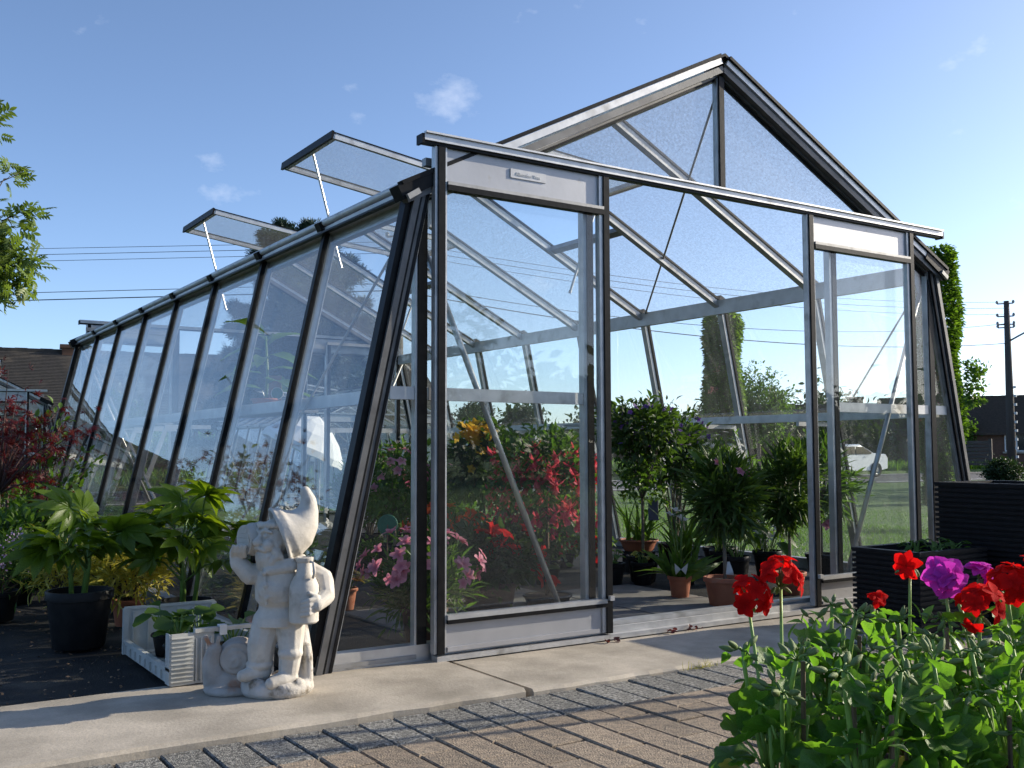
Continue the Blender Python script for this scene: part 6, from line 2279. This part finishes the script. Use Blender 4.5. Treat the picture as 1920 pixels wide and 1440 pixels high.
# large-leaved plant with a brown card, up on the left shelf
rng = np.random.default_rng(397)
t = potted('brugmansia', 'large leaved plant with a brown and green card on the high left shelf', 'plant', (-1.58, 1.88, 1.0145), .075, .075, 'terracotta')
MB().tube([(0, 0, .06), (.01, 0, .2), (0, .01, .42)], [.010, .009, .006], 8).build('trunk', 'stem_green', t, True)
P_, A_, N_ = [], [], []
for k in range(13):
    a = k * 2.399
    z = .10 + .027 * k
    P_.append((.02 * math.cos(a), .02 * math.sin(a), z))
    A_.append((math.cos(a), math.sin(a), .35 - .02 * k + (.5 if k > 9 else 0)))
    N_.append((rng.normal() * .2, rng.normal() * .2, 1))
place(me_big, 'leaf', t, P_, A_, N_, rng.uniform(.20, .30, 13))
cd = MB().box(-.034, -.002, 0, .034, .002, .14).build('plant_card', 'card_brown', t)
cd.location = (.035, -.05, .06)
cd.rotation_euler = (0, 0, -.5)
oc = MB().lathe([(.001, .0015), (.030, .0015), (.030, -.0015), (.001, -.0015)], 24).build('card_badge', 'card_green', cd)
oc.location = (.012, -.0042, .042)
oc.rotation_euler = (math.pi / 2, 0, 0)
MB().lathe([(.030, .0022), (.034, .0022), (.034, -.0022), (.030, -.0022), (.030, .0022)], 24).build('badge_ring', 'paper_white', cd).matrix_local = oc.matrix_basis.copy()
# green sale disc behind the pink flowers
di = MB().lathe([(.001, .003), (.058, .003), (.062, 0), (.058, -.003), (.001, -.003)], 28)
o = di.build('round_sign', 'card_green')
o.location = (-.75, 2.05, .36)
o.rotation_euler = (math.pi / 2 - .15, 0, -.55)
tag(o, 'round green disc on a stake behind the pink alstroemeria', 'sign')
MB().tube([(0, -.36, .0), (0, 0, 0)], .004, 6).build('stake', 'wood_stake', o)

# ------------------------------------------------------------------ ribbed black planters by the right door
def planter(label, x0, y1, wx, wy, h, nslat, group='ribbed black planters'):
    t = thing('ribbed_planter', label, 'planter', (x0, y1, -.006), 0, group)
    mb = MB()
    th = .018
    mb.box(.012, -wy + .012, 0, wx - .012, -.012, .02)
    for a in ((.012, -wy + .012, .012 + th, -.012), (wx - .012 - th, -wy + .012, wx - .012, -.012), (.0125 + th, -wy + .012, wx - .0125 - th, -wy + .012 + th), (.0125 + th, -.012 - th, wx - .0125 - th, -.012)):
        mb.box(a[0], a[1], .0201, a[2], a[3], h - .012)
    mb.build('shell', 'planter_black', t)
    p_ = h / nslat
    for k in range(nslat):
        z = .004 + k * p_
        zz = z + p_ * .60
        m = MB()
        for a in ((0, -wy, .0118, 0), (wx - .0118, -wy, wx, 0), (.0119, -wy, wx - .0119, -wy + .0118), (.0119, -.0118, wx - .0119, 0)):
            m.box(a[0], a[1], z, a[2], a[3], zz)
        m.build('slat', 'planter_black', t)
    m = MB()
    for a in ((-.003, -wy - .003, .030, .003), (wx - .030, -wy - .003, wx + .003, .003), (.0301, -wy - .003, wx - .0301, -wy + .030), (.0301, -.030, wx - .0301, .003)):
        m.box(a[0], a[1], h - .0115, a[2], a[3], h)
    m.build('rim', 'planter_black', t)
    MB().box(.0305, -wy + .0305, h - .09, wx - .0305, -.0305, h - .06).build('soil', 'soil', t)
    return t


planter('low ribbed black planter with small plants, nearer the doorway', .354, -.452, .50, .35, .366, 16)
planter('tall ribbed black planter at the right edge', .955, -.474, .48, .46, .650, 27)
for k, (x, y, m_, lab) in enumerate(((.60, -.60, 'lf_mid', 'small leafy plant in the low planter, left'), (.68, -.66, 'lf_bright', 'small pale leafy plant in the middle of the low planter'), (.76, -.70, 'lf_mid', 'small leafy plant in the low planter, right'))):
    rng = np.random.default_rng(400 + k)
    t = thing('bedding_seedling', lab, 'plant', (x, y, .298), 0, 'seedlings in the low planter')
    leaf_rosette(t, tmpl_mesh('leaf', T_OVAL_HI, m_), rng, 12, .06, .06, .046, rise=.5, zvar=.3)

# ------------------------------------------------------------------ geraniums in the foreground
def geranium_leaf():
    """rounded five-lobed blade, cupped and crinkled; stalk joins at the notch"""
    V, F = [], []
    nr, na = 4, 30
    for i in range(nr + 1):
        for j in range(na + 1):
            a = (j / na - .5) * 5.5
            lob = 1 + .13 * math.cos(a * 5.7) - .20 * max(0, abs(a) - 1.9)
            r = (i / nr) * .52 * lob
            z = .42 * (r ** 2) * 1.3 - .05 * math.cos(a * 5.7) * (i / nr) ** 2 + .025 * math.sin(a * 11) * (i / nr)
            V.append((r * math.sin(a), r * math.cos(a) + .0, z - .0))
    for i in range(nr):
        for j in range(na):
            b = i * (na + 1) + j
            F.append((b, b + 1, b + na + 2, b + na + 1))
    return np.array(V), np.array(F)


T_GER = geranium_leaf()
me_ger = tmpl_mesh('leaf', T_GER, 'lf_geranium')
T_IVY = (T_GER[0] * [1, 1, -1.2], T_GER[1])
me_ger2 = tmpl_mesh('leaf', T_IVY, 'lf_geranium')
me_ger3 = tmpl_mesh('leaf', T_GER, 'lf_yellow')
me_pr = tmpl_mesh('petal', T_PETAL, 'pt_red')
me_pm = tmpl_mesh('petal', T_PETAL, 'pt_magenta')
T_BUDV = MB().lathe([(.01, 0), (.14, .12), (.20, .38), (.15, .72), (.05, .96), (.002, 1.0)], 9)
bv = np.array(T_BUDV.v)
bv = np.stack([bv[:, 0], bv[:, 2], bv[:, 1]], 1)
me_bud = np_mesh('bud', bv, np.array(T_BUDV.f), 'bud_green', np.zeros(len(bv)), True)


def umbel(t, c, R, petal_me, nflo, psize, rng, axis=(0, 0, 1), spread=1.0, nbud=4):
    """flower head: florets of five petals on a dome, some buds under it"""
    hd_ = MB()
    c = Vector(c)
    P_, A_, N_ = [], [], []
    ax_ = Vector(axis).normalized()
    stems = hd_
    for i in range(nflo):
        d = Vector(rng.normal(size=3)).normalized()
        d = (d * .9 * spread + ax_ * .75).normalized()
        fc_ = c + d * R * rng.uniform(.7, 1.0)
        stems.tube([c - ax_ * R * .35, c.lerp(fc_, .6), fc_], [.0016, .0013, .0013], 5)
        e1 = d.cross(Vector((.3, .2, 1))).normalized()
        e2 = d.cross(e1)
        ph = rng.uniform(0, 6.28)
        for k in range(5):
            a = ph + 2 * math.pi * k / 5 + rng.normal() * .15
            rad = e1 * math.cos(a) + e2 * math.sin(a)
            P_.append(tuple(fc_))
            A_.append(tuple(rad + d * rng.uniform(.05, .40)))
            N_.append(tuple(d - rad * .3))
    h = stems.build('flower_head', 'bud_green', t, True)
    place(petal_me, 'petal', h, P_, A_, N_, rng.uniform(.85, 1.15, len(P_)) * psize)
    if nbud:
        B_, BA = [], []
        for k in range(nbud):
            a = rng.uniform(0, 6.28)
            B_.append(tuple(c - ax_ * R * .35 + Vector((math.cos(a) * .008, math.sin(a) * .008, 0))))
            BA.append((math.cos(a), math.sin(a), -1.0 + rng.normal() * .3))
        place(me_bud, 'bud', h, B_, BA, rng.normal(size=(nbud, 3)), rng.uniform(.018, .028, nbud))
    return h


def bud_head(t, c, n, size, rng, up=.6):
    c = Vector(c)
    s = MB()
    B_, BA = [], []
    for k in range(n):
        a = k * 2.399 + rng.normal() * .3
        d = Vector((math.cos(a), math.sin(a), up + rng.normal() * .5)).normalized()
        e = c + d * size * rng.uniform(.5, .9)
        s.tube([c, c.lerp(e, .5) + Vector((0, 0, .004)), e], [.0018, .0016, .0016], 5)
        B_.append(tuple(e))
        BA.append(tuple(d + Vector((0, 0, .1))))
    h = s.build('bud_head', 'stem_green', t, True)
    place(me_bud, 'bud', h, B_, BA, rng.normal(size=(n, 3)), rng.uniform(.75, 1.15, n) * size)
    return h


GER = [  # x, y, rim height, foliage top, leaves, label
    (-2.17, -2.30, .205, .43, 32, 'geranium with one large red head, leftmost of the foreground'),
    (-2.19, -2.50, .205, .44, 32, 'geranium in bud at the bottom of the picture, second from the left'),
    (-2.06, -2.52, .205, .43, 34, 'geranium in bud with a tall bright stalk at the bottom centre'),
    (-1.93, -2.56, .205, .44, 34, 'geranium with bright leaves in the bottom right corner'),
    (-1.90, -2.17, .205, .45, 29, 'geranium with hanging bud clusters behind the left stakes'),
    (-1.72, -2.22, .205, .45, 29, 'geranium with a small single red flower in front of the low planter'),
    (-1.75, -2.39, .205, .46, 32, 'geranium with magenta and red heads in the right foreground'),
    (-1.58, -2.40, .205, .46, 29, 'geranium with red heads at the right edge'),
]
GT = []
for k, (x, y, rim, top, nlv, lab) in enumerate(GER):
    rng = np.random.default_rng(500 + k)
    t = potted('geranium', lab, 'plant', (x, y, -.030), .068, rim + .03 - .0, 'pot_brown' if k % 2 else 'pot_black', 'foreground geraniums', rb=.05)
    st = MB()
    P_, A_, N_ = [], [], []
    rim2 = rim + .03
    top += .03
    for i in range(nlv):
        a = i * 2.399 + rng.normal() * .2
        q = math.sqrt((i + .5) / nlv)
        rr = .100 * q * rng.uniform(.8, 1.15)
        z = rim2 + (top - rim) * (1.0 - .75 * q ** 1.5) * rng.uniform(.45, 1.05)
        e = Vector((rr * math.cos(a), rr * math.sin(a), z))
        b = Vector((rr * .25 * math.cos(a + .6), rr * .25 * math.sin(a + .6), max(rim2 - .03, z - rng.uniform(.05, .11))))
        st.tube([b, b.lerp(e, .5) + Vector((0, 0, .012)), e], [.0030, .0024, .0020], 6)
        P_.append(tuple(e))
        A_.append((math.cos(a) + rng.normal() * .45, math.sin(a) + rng.normal() * .45, rng.uniform(-.5, .8)))
        N_.append((rng.normal() * .75, rng.normal() * .75, 1))
    for j in range(4):
        a = j * 1.7 + k
        st.tube([(.015 * math.cos(a), .015 * math.sin(a), rim2 - .04), (.035 * math.cos(a), .035 * math.sin(a), rim2 + .07), (.045 * math.cos(a), .045 * math.sin(a), rim2 + .15)], [.0055, .0048, .0035], 7)
    # young leaves at the shoot tips
    st.build('stems', 'stem_bright', t, True)
    sz = rng.uniform(.040, .090, nlv)
    h1 = nlv * 2 // 3
    place(me_ger, 'leaf', t, P_[:h1], A_[:h1], N_[:h1], sz[:h1])
    place(me_ger2, 'leaf', t, P_[h1:-2], A_[h1:-2], N_[h1:-2], sz[h1:-2])
    place(me_ger3, 'leaf', t, P_[-2:], A_[-2:], N_[-2:], sz[-2:] * .7)
    ny = 34
    yp = [(rng.uniform(-.085, .085), rng.uniform(-.085, .085), rim2 + (top - rim) * rng.uniform(.45, 1.0)) for _ in range(ny)]
    ya = rng.normal(size=(ny, 3)) * .7 + [0, 0, .7]
    V, F, R_ = scatter(T_OVAL_HI, np.array(yp), ya, rng.normal(size=(ny, 3)) * .5 + [0, 0, 1], rng.uniform(.022, .042, ny), rng.random(ny))
    tag(link('young_leaves', np_mesh('young_leaves', V, F, 'lf_geranium', R_, True), t), kind='stuff')
    GT.append(t)


def stalk(k, wpt, r0=.0042, base=None, sway=.0, mat='stem_bright'):
    """flower stalk of geranium k up to a world point; returns the point in the plant's frame"""
    t = GT[k]
    e = Vector(wpt) - Vector(t.location)
    b = Vector(base) if base else Vector((e.x * .35, e.y * .35, .26))
    mid = b.lerp(e, .55) + Vector((sway, -sway, .02))
    MB().tube([b * (1 - q) ** 2 + mid * 2 * q * (1 - q) + e * q * q for q in (0, .2, .4, .6, .8, 1)], [r0 * 1.1, r0 * 1.05, r0, r0 * .95, r0 * .9, r0 * .8], 8).build('flower_stalk', mat, t, True)
    return t, e


rng = np.random.default_rng(600)
for (k, w, R, me_p, nf, ps) in ((0, (-2.058, -2.120, .520), .044, me_pr, 10, .023), (0, (-2.000, -2.150, .553), .044, me_pr, 11, .023),
                                (5, (-1.655, -2.19, .562), .014, me_pr, 2, .030), (6, (-1.73, -2.32, .556), .026, me_pm, 7, .036), (6, (-1.632, -2.33, .556), .020, me_pm, 5, .026),
                                (6, (-1.775, -2.42, .512), .048, me_pr, 11, .023), (7, (-1.635, -2.39, .540), .044, me_pr, 10, .023), (7, (-1.60, -2.42, .555), .042, me_pr, 9, .023), (5, (-1.675, -2.12, .480), .018, me_pr, 4, .020)):
    t, e = stalk(k, Vector(w) - Vector((0, 0, .02)), .0034)
    umbel(t, tuple(e + Vector((0, 0, .016))), R, me_p, nf, ps, rng, axis=(-.25, -.45, .85))
for (k, w, n, s) in ((0, (-2.235, -2.36, .405), 8, .030), (1, (-2.145, -2.525, .408), 6, .036), (2, (-2.10, -2.50, .43), 5, .032), (4, (-1.925, -2.265, .492), 9, .022), (4, (-1.835, -2.135, .485), 9, .020), (4, (-1.88, -2.2, .455), 6, .024),
                      (6, (-1.80, -2.36, .485), 8, .022), (3, (-1.90, -2.50, .44), 6, .026), (7, (-1.66, -2.30, .50), 8, .020), (5, (-1.78, -2.25, .46), 6, .022), (1, (-2.13, -2.44, .40), 5, .028), (3, (-1.98, -2.62, .36), 4, .028)):
    t, e = stalk(k, w, .0042 if n > 6 else .0048)
    bud_head(t, tuple(e), n, s, rng, up=(.7 if n < 8 else .1))
for k in range(8):
    for j in range(3):
        a = j * 2.1 + k * .8
        rr = rng.uniform(.03, .085)
        loc = GT[k].location
        w = (loc.x + rr * math.cos(a), loc.y + rr * math.sin(a), rng.uniform(.39, .475))
        t, e = stalk(k, w, rng.uniform(.0032, .0048), sway=rng.uniform(-.02, .02))
        bud_head(t, tuple(e), int(rng.integers(4, 8)), rng.uniform(.018, .028), rng, up=rng.choice([.7, .1, -.3]))
# wooden stakes in the pots
for (k, x, y, z) in ((0, -2.16, -2.34, .445), (1, -2.215, -2.485, .425), (2, -2.03, -2.44, .425), (1, -2.205, -2.545, .405), (6, -1.825, -2.385, .475), (3, -1.91, -2.50, .435), (3, -1.99, -2.60, .385), (4, -1.86, -2.22, .44)):
    t = GT[k]
    b = Vector((x, y, z)) - Vector(t.location)
    MB().tube([(b.x * .9, b.y * .9, .18), tuple(b)], .0042, 6).build('stake', 'wood_stake', t)
# post frame added out of view at right to throw shadow stripes on the paving
t = thing('added_shadow_posts', 'unseen metal posts added beyond the right edge to cast shadow stripes', 'frame', (0, 0, -.03))
for k, (x, y, h) in enumerate(((1.15, -1.44, 1.45), (1.15, -1.60, 1.45), (1.75, -1.56, 1.2))):
    MB().tube([(x, y, 0), (x, y, h)], .018, 8).build('post', 'grey_metal', t)
MB().tube([(1.15, -1.44, 1.43), (1.15, -1.60, 1.43), (1.75, -1.56, 1.18)], .012, 8).build('top_bar', 'grey_metal', t)
# litter on the slab
rng = np.random.default_rng(610)
for k, (x, y, lab) in enumerate(((-.44, -.105, 'curled dry leaf lying against the door track'), (-.78, -.125, 'dry leaf scraps on the slab by the sliding door'), (-.30, -.10, 'small dry leaf on the slab inside the doorway shadow'))):
    n = 7
    P_ = np.stack([x + rng.normal(size=n) * .018, y + rng.normal(size=n) * .008, np.full(n, .004) + rng.random(n) * .012], 1)
    V, F, R_ = scatter(T_OVAL, P_, rng.normal(size=(n, 3)) * [1, 1, .4], rng.normal(size=(n, 3)), rng.uniform(.015, .032, n), rng.random(n))
    tag(link('dry_leaf', np_mesh('dry_leaf', V, F, 'lf_maple_brown', R_)), lab, 'leaf', 'dry leaves on the slab')
n = 90
P_ = np.stack([-.75 + rng.normal(size=n) * .035, -.632 + rng.normal(size=n) * .008, np.full(n, -.03)], 1)
V, F, R_ = scatter(T_BLADE, P_, rng.normal(size=(n, 3)) * .6 + [0, 0, .8], rng.normal(size=(n, 3)), rng.uniform(.02, .05, n), rng.random(n))
tag(link('joint_weed', np_mesh('joint_weed', V, F, 'lf_yellow', R_)), 'tuft of dry weed in the joint below the slab edge', 'weed', kind='stuff')
